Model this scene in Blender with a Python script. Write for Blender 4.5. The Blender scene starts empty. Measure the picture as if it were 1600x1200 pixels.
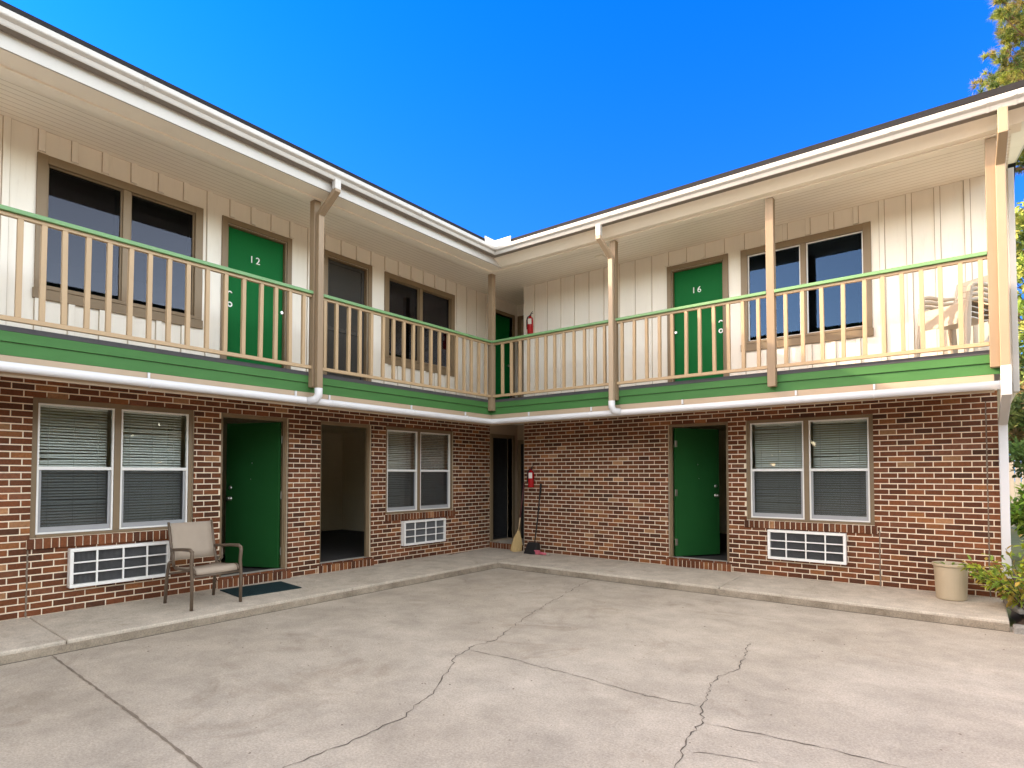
import bpy, bmesh, math, random
from mathutils import Vector, Matrix, Euler

random.seed(7)
scene = bpy.context.scene
COL = scene.collection
R = math.radians
PI = math.pi

# ------------------------------------------------------------------ camera
cam_d = bpy.data.cameras.new("camera")
cam = bpy.data.objects.new("camera", cam_d)
COL.objects.link(cam)
cam_d.sensor_fit = 'HORIZONTAL'
cam_d.sensor_width = 36.0
cam_d.lens = 36.0 * 921.7 / 1600.0
cam_d.shift_x = 0.0
cam_d.shift_y = 112.33 / 1600.0
cam_d.clip_start = 0.05
cam_d.clip_end = 2000
_F = Vector((-0.61520761, 0.7877413, 0.03135667))
_q = _F.to_track_quat('-Z', 'Y')
cam.location = (7.3435, -8.7045, 1.40)
cam.rotation_mode = 'QUATERNION'
cam.rotation_quaternion = _q
scene.camera = cam

# ------------------------------------------------------------------ light
SUN_FROM = Vector((-1.92, -0.98, 1.0)).normalized()
sun_el = math.asin(SUN_FROM.z)
sun_az = math.atan2(SUN_FROM.x, SUN_FROM.y)
sd = bpy.data.lights.new("sun", 'SUN')
sun = bpy.data.objects.new("sun", sd)
COL.objects.link(sun)
sd.energy = 2.0
sd.angle = R(0.5)
sd.color = (1.0, 0.82, 0.58)
sun.rotation_mode = 'QUATERNION'
sun.rotation_quaternion = (-SUN_FROM).to_track_quat('-Z', 'Y')

world = bpy.data.worlds.new("World")
scene.world = world
world.use_nodes = True
wn, wl = world.node_tree.nodes, world.node_tree.links
wn.clear()
w_out = wn.new('ShaderNodeOutputWorld')
w_bg = wn.new('ShaderNodeBackground')
w_sky = wn.new('ShaderNodeTexSky')
w_sky.sky_type = 'NISHITA'
w_sky.sun_disc = False
w_sky.sun_elevation = sun_el
w_sky.sun_rotation = sun_az
w_sky.air_density = 1.0
w_sky.dust_density = 0.6
w_sky.ozone_density = 1.5
w_tc = wn.new('ShaderNodeTexCoord')
w_dot = wn.new('ShaderNodeVectorMath'); w_dot.operation = 'DOT_PRODUCT'
w_dot.inputs[1].default_value = Vector((-0.55, 0.80, 0.25)).normalized()
w_ramp = wn.new('ShaderNodeMapRange'); w_ramp.interpolation_type = 'SMOOTHSTEP'
w_ramp.inputs['From Min'].default_value = 0.26
w_ramp.inputs['From Max'].default_value = 0.66
w_mul = wn.new('ShaderNodeMix'); w_mul.data_type = 'RGBA'
w_sep = wn.new('ShaderNodeSeparateXYZ')
w_alt = wn.new('ShaderNodeMapRange'); w_alt.interpolation_type = 'SMOOTHSTEP'
w_alt.inputs['From Min'].default_value = 0.10; w_alt.inputs['From Max'].default_value = 0.70
w_fill = wn.new('ShaderNodeMix'); w_fill.data_type = 'RGBA'
w_fill.inputs[6].default_value = (4.7, 3.55, 2.80, 1)   # added fill: low sky out of view brightened and warmed
w_fill.inputs[7].default_value = (4.75, 2.82, 1.62, 1)    # added fill: sky overhead and behind the camera brightened warm
wl.new(w_tc.outputs['Generated'], w_sep.inputs[0]); wl.new(w_sep.outputs['Z'], w_alt.inputs['Value'])
wl.new(w_alt.outputs[0], w_fill.inputs[0]); wl.new(w_fill.outputs[2], w_mul.inputs[6])
w_clear = wn.new('ShaderNodeMix'); w_clear.data_type = 'RGBA'
w_clear.inputs[6].default_value = (0.075, 0.250, 0.69, 1)
w_clear.inputs[7].default_value = (0.0065, 0.300, 0.92, 1)   # clear deep blue to the north
wl.new(w_alt.outputs[0], w_clear.inputs[0]); wl.new(w_clear.outputs[2], w_mul.inputs[7])
w_mix = wn.new('ShaderNodeMix'); w_mix.data_type = 'RGBA'; w_mix.blend_type = 'MULTIPLY'
w_mix.inputs[0].default_value = 1.0
wl.new(w_tc.outputs['Generated'], w_dot.inputs[0])
wl.new(w_dot.outputs['Value'], w_ramp.inputs['Value'])
wl.new(w_ramp.outputs['Result'], w_mul.inputs[0])
wl.new(w_sky.outputs['Color'], w_mix.inputs[6])
wl.new(w_mul.outputs[2], w_mix.inputs[7])
wl.new(w_mix.outputs[2], w_bg.inputs['Color'])
wl.new(w_bg.outputs[0], w_out.inputs['Surface'])
w_bg.inputs['Strength'].default_value = 0.15

scene.view_settings.view_transform = 'Standard'
scene.view_settings.look = 'None'
scene.view_settings.exposure = 1.88
scene.view_settings.gamma = 1.0
scene.render.engine = 'CYCLES'
scene.cycles.max_bounces = 8
scene.cycles.diffuse_bounces = 5
scene.cycles.glossy_bounces = 3
scene.cycles.transparent_max_bounces = 16
scene.cycles.use_denoising = True

# ------------------------------------------------------------------ materials
def nt(m):
    m.use_nodes = True
    n = m.node_tree.nodes; n.clear()
    o = n.new('ShaderNodeOutputMaterial'); b = n.new('ShaderNodeBsdfPrincipled')
    m.node_tree.links.new(b.outputs[0], o.inputs[0])
    return n, m.node_tree.links, b, o

def paint(name, col, rough=0.55, var=0.18, scale=3.0, bump=0.15, bscale=60.0, stretch=(1, 1, 1), grime=0.0, gcol=(0.12, 0.10, 0.08), metal=0.0, spec=0.4):
    m = bpy.data.materials.new(name)
    n, l, b, o = nt(m)
    tc = n.new('ShaderNodeTexCoord')
    mp = n.new('ShaderNodeMapping'); mp.inputs['Scale'].default_value = stretch
    l.new(tc.outputs['Object'], mp.inputs[0])
    nz = n.new('ShaderNodeTexNoise'); nz.inputs['Scale'].default_value = scale; nz.inputs['Detail'].default_value = 6; nz.inputs['Roughness'].default_value = 0.6
    l.new(mp.outputs[0], nz.inputs['Vector'])
    mx = n.new('ShaderNodeMix'); mx.data_type = 'RGBA'
    mx.inputs[6].default_value = tuple(c * (1 - var) for c in col) + (1,)
    mx.inputs[7].default_value = tuple(min(1, c * (1 + var)) for c in col) + (1,)
    l.new(nz.outputs['Fac'], mx.inputs[0])
    last = mx.outputs[2]
    if grime > 0:
        n2 = n.new('ShaderNodeTexNoise'); n2.inputs['Scale'].default_value = scale * 2.7; n2.inputs['Detail'].default_value = 8; n2.inputs['Roughness'].default_value = 0.7
        l.new(mp.outputs[0], n2.inputs['Vector'])
        mr = n.new('ShaderNodeMapRange'); mr.inputs['From Min'].default_value = 0.56; mr.inputs['From Max'].default_value = 0.8; mr.inputs['To Max'].default_value = grime
        l.new(n2.outputs['Fac'], mr.inputs['Value'])
        m2 = n.new('ShaderNodeMix'); m2.data_type = 'RGBA'
        m2.inputs[7].default_value = gcol + (1,)
        l.new(mr.outputs[0], m2.inputs[0]); l.new(last, m2.inputs[6]); last = m2.outputs[2]
    l.new(last, b.inputs['Base Color'])
    b.inputs['Roughness'].default_value = rough
    b.inputs['Metallic'].default_value = metal
    b.inputs['Specular IOR Level'].default_value = spec
    if bump > 0:
        n3 = n.new('ShaderNodeTexNoise'); n3.inputs['Scale'].default_value = bscale; n3.inputs['Detail'].default_value = 4
        l.new(mp.outputs[0], n3.inputs['Vector'])
        bp = n.new('ShaderNodeBump'); bp.inputs['Strength'].default_value = bump; bp.inputs['Distance'].default_value = 0.004
        l.new(n3.outputs['Fac'], bp.inputs['Height']); l.new(bp.outputs[0], b.inputs['Normal'])
    return m

def attr_mat(name, rough=0.9, noise=0.35, bump=0.5):
    m = bpy.data.materials.new(name)
    n, l, b, o = nt(m)
    at = n.new('ShaderNodeAttribute'); at.attribute_name = 'tint'
    tc = n.new('ShaderNodeTexCoord')
    nz = n.new('ShaderNodeTexNoise'); nz.inputs['Scale'].default_value = 38; nz.inputs['Detail'].default_value = 7; nz.inputs['Roughness'].default_value = 0.7
    l.new(tc.outputs['Object'], nz.inputs['Vector'])
    mr = n.new('ShaderNodeMapRange'); mr.inputs['From Min'].default_value = 0.25; mr.inputs['From Max'].default_value = 0.75
    mr.inputs['To Min'].default_value = 1 - noise; mr.inputs['To Max'].default_value = 1 + noise
    l.new(nz.outputs['Fac'], mr.inputs['Value'])
    nb = n.new('ShaderNodeTexNoise'); nb.inputs['Scale'].default_value = 1.6; nb.inputs['Detail'].default_value = 5
    l.new(tc.outputs['Object'], nb.inputs['Vector'])
    mb_ = n.new('ShaderNodeMapRange'); mb_.inputs['From Min'].default_value = 0.3; mb_.inputs['From Max'].default_value = 0.7; mb_.inputs['To Min'].default_value = 0.78; mb_.inputs['To Max'].default_value = 1.2
    l.new(nb.outputs['Fac'], mb_.inputs['Value'])
    mm_ = n.new('ShaderNodeMath'); mm_.operation = 'MULTIPLY'; l.new(mr.outputs[0], mm_.inputs[0]); l.new(mb_.outputs[0], mm_.inputs[1])
    mx = n.new('ShaderNodeVectorMath'); mx.operation = 'SCALE'
    l.new(at.outputs['Color'], mx.inputs[0]); l.new(mm_.outputs[0], mx.inputs['Scale'])
    l.new(mx.outputs[0], b.inputs['Base Color'])
    b.inputs['Roughness'].default_value = rough
    b.inputs['Specular IOR Level'].default_value = 0.2
    bp = n.new('ShaderNodeBump'); bp.inputs['Strength'].default_value = bump; bp.inputs['Distance'].default_value = 0.004
    l.new(nz.outputs['Fac'], bp.inputs['Height']); l.new(bp.outputs[0], b.inputs['Normal'])
    return m

def glass_mat(name, tint=(0.9, 0.93, 0.92), boost=1.0, wav=0.0, gcol=(0.95, 0.97, 1)):
    m = bpy.data.materials.new(name)
    m.use_nodes = True
    n = m.node_tree.nodes; l = m.node_tree.links; n.clear()
    o = n.new('ShaderNodeOutputMaterial')
    tr = n.new('ShaderNodeBsdfTransparent'); tr.inputs[0].default_value = tint + (1,)
    gl = n.new('ShaderNodeBsdfGlossy'); gl.inputs['Roughness'].default_value = 0.015; gl.inputs['Color'].default_value = gcol + (1,)
    fr = n.new('ShaderNodeFresnel'); fr.inputs[0].default_value = 1.5
    mu = n.new('ShaderNodeMath'); mu.operation = 'MULTIPLY'; mu.inputs[1].default_value = 1.0 * boost; mu.use_clamp = True
    mx = n.new('ShaderNodeMixShader')
    l.new(fr.outputs[0], mu.inputs[0]); l.new(mu.outputs[0], mx.inputs[0])
    l.new(tr.outputs[0], mx.inputs[1]); l.new(gl.outputs[0], mx.inputs[2]); l.new(mx.outputs[0], o.inputs[0])
    if wav > 0:
        tc = n.new('ShaderNodeTexCoord'); nz = n.new('ShaderNodeTexNoise'); nz.inputs['Scale'].default_value = 2.2; nz.inputs['Detail'].default_value = 1
        bp = n.new('ShaderNodeBump'); bp.inputs['Strength'].default_value = wav; bp.inputs['Distance'].default_value = 0.02
        l.new(tc.outputs['Object'], nz.inputs['Vector']); l.new(nz.outputs['Fac'], bp.inputs['Height'])
        l.new(bp.outputs[0], gl.inputs['Normal']); l.new(bp.outputs[0], fr.inputs['Normal'])
    return m

def screen_mat(name, col, alpha):
    m = bpy.data.materials.new(name)
    m.use_nodes = True
    n = m.node_tree.nodes; l = m.node_tree.links; n.clear()
    o = n.new('ShaderNodeOutputMaterial')
    tr = n.new('ShaderNodeBsdfTransparent'); df = n.new('ShaderNodeBsdfDiffuse'); df.inputs[0].default_value = col + (1,)
    mx = n.new('ShaderNodeMixShader'); mx.inputs[0].default_value = alpha
    l.new(tr.outputs[0], mx.inputs[1]); l.new(df.outputs[0], mx.inputs[2]); l.new(mx.outputs[0], o.inputs[0])
    return m

def concrete(name, col, dark, scale=0.55, rough=0.9):
    m = bpy.data.materials.new(name)
    n, l, b, o = nt(m)
    tc = n.new('ShaderNodeTexCoord')
    def noise(sc, det, ro, dist=0.0):
        z = n.new('ShaderNodeTexNoise'); z.inputs['Scale'].default_value = sc; z.inputs['Detail'].default_value = det; z.inputs['Roughness'].default_value = ro; z.inputs['Distortion'].default_value = dist
        l.new(tc.outputs['Object'], z.inputs['Vector']); return z
    a = noise(scale, 8, 0.62, 0.4); c = noise(scale * 5.3, 8, 0.7, 0.2); f = noise(70, 6, 0.8); s = noise(scale * 2.1, 10, 0.75, 1.2)
    r1 = n.new('ShaderNodeMapRange'); r1.inputs['From Min'].default_value = 0.32; r1.inputs['From Max'].default_value = 0.68
    l.new(a.outputs['Fac'], r1.inputs['Value'])
    m1 = n.new('ShaderNodeMix'); m1.data_type = 'RGBA'; m1.inputs[6].default_value = dark + (1,); m1.inputs[7].default_value = col + (1,)
    l.new(r1.outputs[0], m1.inputs[0])
    # worn brown stains with edges of their own
    r2 = n.new('ShaderNodeMapRange'); r2.inputs['From Min'].default_value = 0.55; r2.inputs['From Max'].default_value = 0.72; r2.inputs['To Max'].default_value = 0.6
    l.new(s.outputs['Fac'], r2.inputs['Value'])
    m2 = n.new('ShaderNodeMix'); m2.data_type = 'RGBA'; m2.inputs[7].default_value = tuple(x * y for x, y in zip(dark, (0.66, 0.60, 0.54))) + (1,)
    l.new(r2.outputs[0], m2.inputs[0]); l.new(m1.outputs[2], m2.inputs[6])
    # speckle of aggregate
    r3 = n.new('ShaderNodeMapRange'); r3.inputs['From Min'].default_value = 0.3; r3.inputs['From Max'].default_value = 0.7; r3.inputs['To Min'].default_value = 0.66; r3.inputs['To Max'].default_value = 1.28
    l.new(f.outputs['Fac'], r3.inputs['Value'])
    r4 = n.new('ShaderNodeMapRange'); r4.inputs['From Min'].default_value = 0.3; r4.inputs['From Max'].default_value = 0.7; r4.inputs['To Min'].default_value = 0.78; r4.inputs['To Max'].default_value = 1.16
    l.new(c.outputs['Fac'], r4.inputs['Value'])
    mm = n.new('ShaderNodeMath'); mm.operation = 'MULTIPLY'; l.new(r3.outputs[0], mm.inputs[0]); l.new(r4.outputs[0], mm.inputs[1])
    sc = n.new('ShaderNodeVectorMath'); sc.operation = 'SCALE'
    l.new(m2.outputs[2], sc.inputs[0]); l.new(mm.outputs[0], sc.inputs['Scale'])
    l.new(sc.outputs[0], b.inputs['Base Color'])
    b.inputs['Roughness'].default_value = rough; b.inputs['Specular IOR Level'].default_value = 0.25
    bp = n.new('ShaderNodeBump'); bp.inputs['Strength'].default_value = 0.35; bp.inputs['Distance'].default_value = 0.006
    ad = n.new('ShaderNodeMath'); ad.operation = 'ADD'; l.new(f.outputs['Fac'], ad.inputs[0]); l.new(c.outputs['Fac'], ad.inputs[1])
    l.new(ad.outputs[0], bp.inputs['Height']); l.new(bp.outputs[0], b.inputs['Normal'])
    return m

def leafy(name, col, var=0.35, trans=0.3, rough=0.55):
    m = bpy.data.materials.new(name)
    n, l, b, o = nt(m)
    at = n.new('ShaderNodeAttribute'); at.attribute_name = 'tint'
    l.new(at.outputs['Color'], b.inputs['Base Color'])
    b.inputs['Roughness'].default_value = rough
    b.inputs['Specular IOR Level'].default_value = 0.3
    tl = n.new('ShaderNodeBsdfTranslucent'); l.new(at.outputs['Color'], tl.inputs[0])
    mx = n.new('ShaderNodeMixShader'); mx.inputs[0].default_value = trans
    l.new(b.outputs[0], mx.inputs[1]); l.new(tl.outputs[0], mx.inputs[2]); l.new(mx.outputs[0], o.inputs[0])
    return m

M = {}
M['brick'] = attr_mat('brick_clay')
M['mortar'] = paint('brick_mortar', (0.86, 0.71, 0.53), 0.95, 0.20, 4, 0.5, 90, (1, 1, 1), 0.35, (0.36, 0.27, 0.19))
M['siding'] = paint('cream_siding_paint', (0.83, 0.77, 0.665), 0.6, 0.06, 1.2, 0.12, 40, (6, 6, 0.7), 0.30, (0.52, 0.43, 0.31))
M['soffit'] = paint('cream_soffit_paint', (0.90, 0.825, 0.70), 0.6, 0.07, 1.5, 0.1, 40, (1, 1, 1), 0.12, (0.45, 0.36, 0.26))
M['batten_shade'] = paint('batten_shadow_line', (0.40, 0.31, 0.21), 0.8, 0.4, 9, 0.0)  # shadow lines beside the battens, put in as dark colour
M['white'] = paint('white_trim_paint', (0.50, 0.475, 0.435), 0.45, 0.10, 2.0, 0.06, 30, (1, 1, 1), 0.35, (0.45, 0.42, 0.38))
M['alu'] = paint('white_aluminium', (0.88, 0.86, 0.81), 0.35, 0.05, 5, 0.0)
M['alu_grey'] = paint('shaded_aluminium', (0.36, 0.36, 0.36), 0.4, 0.1, 5, 0.0)  # lower sash grey: its shade is put into the colour
M['pvc'] = paint('white_pipe_plastic', (0.66, 0.65, 0.65), 0.5, 0.05, 2.0, 0.0, 30, (1, 1, 1), 0.15, (0.5, 0.45, 0.4))
M['tan'] = paint('tan_trim_paint', (0.33, 0.245, 0.155), 0.5, 0.12, 3.0, 0.15, 50, (1, 1, 1), 0.15, (0.25, 0.17, 0.1))
M['brown'] = paint('brown_frame_paint', (0.225, 0.158, 0.088), 0.5, 0.14, 3.0, 0.15, 50)
M['post'] = paint('tan_timber_paint', (0.275, 0.195, 0.118), 0.55, 0.14, 4.0, 0.3, 40, (5, 5, 0.6), 0.2, (0.28, 0.19, 0.11))
M['rail'] = paint('pale_tan_timber_paint', (0.43, 0.30, 0.168), 0.5, 0.12, 4.0, 0.2, 40, (5, 5, 1), 0.15, (0.35, 0.25, 0.16))
M['fascia_tan'] = paint('pale_tan_board_paint', (0.43, 0.325, 0.22), 0.55, 0.12, 2.5, 0.15, 50, (1, 1, 1), 0.2, (0.3, 0.23, 0.16))
M['green'] = paint('green_board_paint', (0.058, 0.168, 0.046), 0.6, 0.22, 2.4, 0.2, 30, (1, 1, 5), 0.4, (0.075, 0.17, 0.06), 0.0, 0.2)
M['green_rail'] = paint('worn_green_rail_paint', (0.15, 0.295, 0.12), 0.5, 0.18, 4.0, 0.2, 40, (1, 1, 1), 0.45, (0.34, 0.40, 0.22))
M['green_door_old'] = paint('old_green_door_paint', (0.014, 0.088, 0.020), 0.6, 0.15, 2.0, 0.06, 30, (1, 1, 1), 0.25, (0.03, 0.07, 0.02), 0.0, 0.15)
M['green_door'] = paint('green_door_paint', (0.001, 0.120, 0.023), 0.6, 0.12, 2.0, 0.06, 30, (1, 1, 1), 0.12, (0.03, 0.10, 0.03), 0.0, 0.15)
M['membrane'] = paint('black_deck_membrane', (0.070, 0.066, 0.070), 0.85, 0.3, 6, 0.4, 60)
M['deck'] = concrete('deck_concrete', (0.40, 0.37, 0.33), (0.3, 0.28, 0.25), 0.8)
M['shingle'] = paint('dark_roof_shingle', (0.014, 0.013, 0.014), 0.95, 0.4, 12, 0.6, 120)
M['gut_under'] = paint('dark_gutter_bottom', (0.22, 0.19, 0.16), 0.8, 0.2, 6, 0.1)  # darker colour for the bottom face of the gutter
M['pave'] = concrete('courtyard_concrete', (0.490, 0.428, 0.348), (0.412, 0.352, 0.276), 0.5)
M['walk'] = concrete('walkway_concrete', (0.58, 0.51, 0.415), (0.49, 0.425, 0.335), 0.8)
M['kerb'] = concrete('dirty_kerb_concrete', (0.42, 0.35, 0.265), (0.25, 0.205, 0.15), 2.2)
M['crack'] = paint('crack_dirt', (0.105, 0.085, 0.066), 1.0, 0.5, 20, 0.4)
M['joint'] = paint('joint_filler', (0.20, 0.16, 0.12), 1.0, 0.5, 14, 0.5)
M['soil'] = paint('bed_soil', (0.075, 0.050, 0.034), 1.0, 0.5, 9, 1.0, 40)
M['grass'] = paint('rough_grass', (0.13, 0.14, 0.05), 1.0, 0.5, 2, 1.0, 30)
M['room'] = paint('room_wall_paint', (0.84, 0.75, 0.56), 0.7, 0.06, 2, 0.0)
M['carpet'] = paint('dark_carpet', (0.045, 0.042, 0.04), 0.95, 0.3, 9, 0.4)
M['thresh'] = paint('pale_threshold', (0.55, 0.52, 0.46), 0.5, 0.15, 8, 0.1)
M['blind'] = paint('blind_slat_plastic', (0.88, 0.87, 0.80), 0.5, 0.08, 4, 0.0)
M['cord'] = paint('blind_cord', (0.7, 0.68, 0.6), 0.7, 0.05, 4, 0.0)
M['glass'] = glass_mat('window_glass', (0.95, 0.97, 0.96), 0.62, 0.035)
M['glass_dark'] = glass_mat('dim_window_glass', (0.42, 0.43, 0.45), 0.50, 0.0, (0.85, 0.87, 1.0))
M['glass_sky'] = glass_mat('sky_tinted_window_glass', (0.42, 0.43, 0.45), 0.80, 0.0, (0.36, 0.60, 1.0))  # blue of the reflected sky put into the gloss colour
M['screen'] = screen_mat('insect_screen', (0.035, 0.037, 0.04), 0.58)
M['screen_dark'] = screen_mat('dense_insect_screen', (0.05, 0.045, 0.045), 0.72)
M['screen_door'] = screen_mat('grey_door_screen', (0.075, 0.070, 0.062), 0.75)
M['dark_frame'] = paint('dark_bronze_frame', (0.040, 0.035, 0.028), 0.6, 0.2, 5, 0.0)
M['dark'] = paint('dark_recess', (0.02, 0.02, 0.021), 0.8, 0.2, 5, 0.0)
M['coil'] = paint('grey_fin_metal', (0.22, 0.22, 0.22), 0.55, 0.3, 30, 0.2, 80)
M['steel'] = paint('brushed_steel', (0.62, 0.60, 0.56), 0.3, 0.1, 20, 0.0, metal=1.0)
M['numeral'] = paint('white_numeral', (0.85, 0.84, 0.78), 0.4, 0.03, 5, 0.0)
M['bronze'] = paint('bronze_chair_metal', (0.145, 0.105, 0.072), 0.45, 0.15, 8, 0.1, 90, metal=0.15)
M['sling'] = paint('tan_sling_mesh', (0.40, 0.325, 0.25), 0.8, 0.1, 6, 0.5, 260)
M['mat'] = paint('dark_teal_mat', (0.006, 0.028, 0.032), 0.85, 0.3, 10, 0.6, 150)
M['resin'] = paint('cream_resin', (0.45, 0.385, 0.30), 0.45, 0.08, 5, 0.0, 30, (1, 1, 1), 0.2, (0.4, 0.33, 0.25))
M['ext_red'] = paint('extinguisher_red', (0.42, 0.008, 0.012), 0.25, 0.08, 6, 0.0)
M['black'] = paint('black_plastic', (0.015, 0.014, 0.014), 0.5, 0.2, 6, 0.0)
M['paper'] = paint('paper_label', (0.75, 0.72, 0.64), 0.7, 0.15, 40, 0.0)
M['straw'] = paint('broom_straw', (0.50, 0.345, 0.15), 0.9, 0.35, 14, 0.8, 60, (14, 14, 1))
M['wood'] = paint('pale_wood_handle', (0.48, 0.34, 0.19), 0.6, 0.2, 6, 0.1)
M['pink'] = paint('pink_plastic', (0.62, 0.14, 0.18), 0.5, 0.15, 9, 0.0)
M['dkred'] = paint('dark_red_tube', (0.10, 0.03, 0.03), 0.5, 0.15, 9, 0.0)
M['pot'] = paint('tan_pot_plastic', (0.47, 0.385, 0.26), 0.5, 0.08, 4, 0.05, 40, (1, 1, 1), 0.15, (0.3, 0.24, 0.16))
M['bark'] = paint('tree_bark', (0.10, 0.065, 0.045), 0.95, 0.45, 8, 0.9, 30, (3, 3, 0.7))
M['leaf'] = leafy('leaf_green', (0, 0, 0))
M['block'] = concrete('splash_concrete', (0.40, 0.38, 0.34), (0.28, 0.26, 0.23), 3)

# ceiling boards: fine grooves along the run of the balcony
def boards(name, col, axis):
    m = paint(name, col, 0.6, 0.07, 1.5, 0.0, 40, (1, 1, 1), 0.12, (0.45, 0.36, 0.26))
    n = m.node_tree.nodes; l = m.node_tree.links
    b = [x for x in n if x.type == 'BSDF_PRINCIPLED'][0]
    old = b.inputs['Base Color'].links[0].from_socket
    tc = n.new('ShaderNodeTexCoord'); sp = n.new('ShaderNodeSeparateXYZ'); l.new(tc.outputs['Object'], sp.inputs[0])
    mu = n.new('ShaderNodeMath'); mu.operation = 'MULTIPLY'; mu.inputs[1].default_value = 1 / 0.083
    l.new(sp.outputs[axis], mu.inputs[0])
    fr = n.new('ShaderNodeMath'); fr.operation = 'FRACT'; l.new(mu.outputs[0], fr.inputs[0])
    pp = n.new('ShaderNodeMath'); pp.operation = 'PINGPONG'; pp.inputs[1].default_value = 0.5; l.new(fr.outputs[0], pp.inputs[0])
    mr = n.new('ShaderNodeMapRange'); mr.inputs['From Max'].default_value = 0.07; l.new(pp.outputs[0], mr.inputs['Value'])
    bp = n.new('ShaderNodeBump'); bp.inputs['Strength'].default_value = 0.8; bp.inputs['Distance'].default_value = 0.006
    l.new(mr.outputs[0], bp.inputs['Height']); l.new(bp.outputs[0], b.inputs['Normal'])
    gm = n.new('ShaderNodeMix'); gm.data_type = 'RGBA'; gm.inputs[6].default_value = (0.50, 0.40, 0.28, 1)   # darker tone in the board joints
    l.new(mr.outputs[0], gm.inputs[0]); l.new(old, gm.inputs[7]); l.new(gm.outputs[2], b.inputs['Base Color'])
    return m
M['ceil_y'] = boards('ceiling_boards', (0.90, 0.825, 0.70), 0)
M['ceil_x'] = boards('ceiling_boards_turned', (0.90, 0.83, 0.71), 1)

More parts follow.
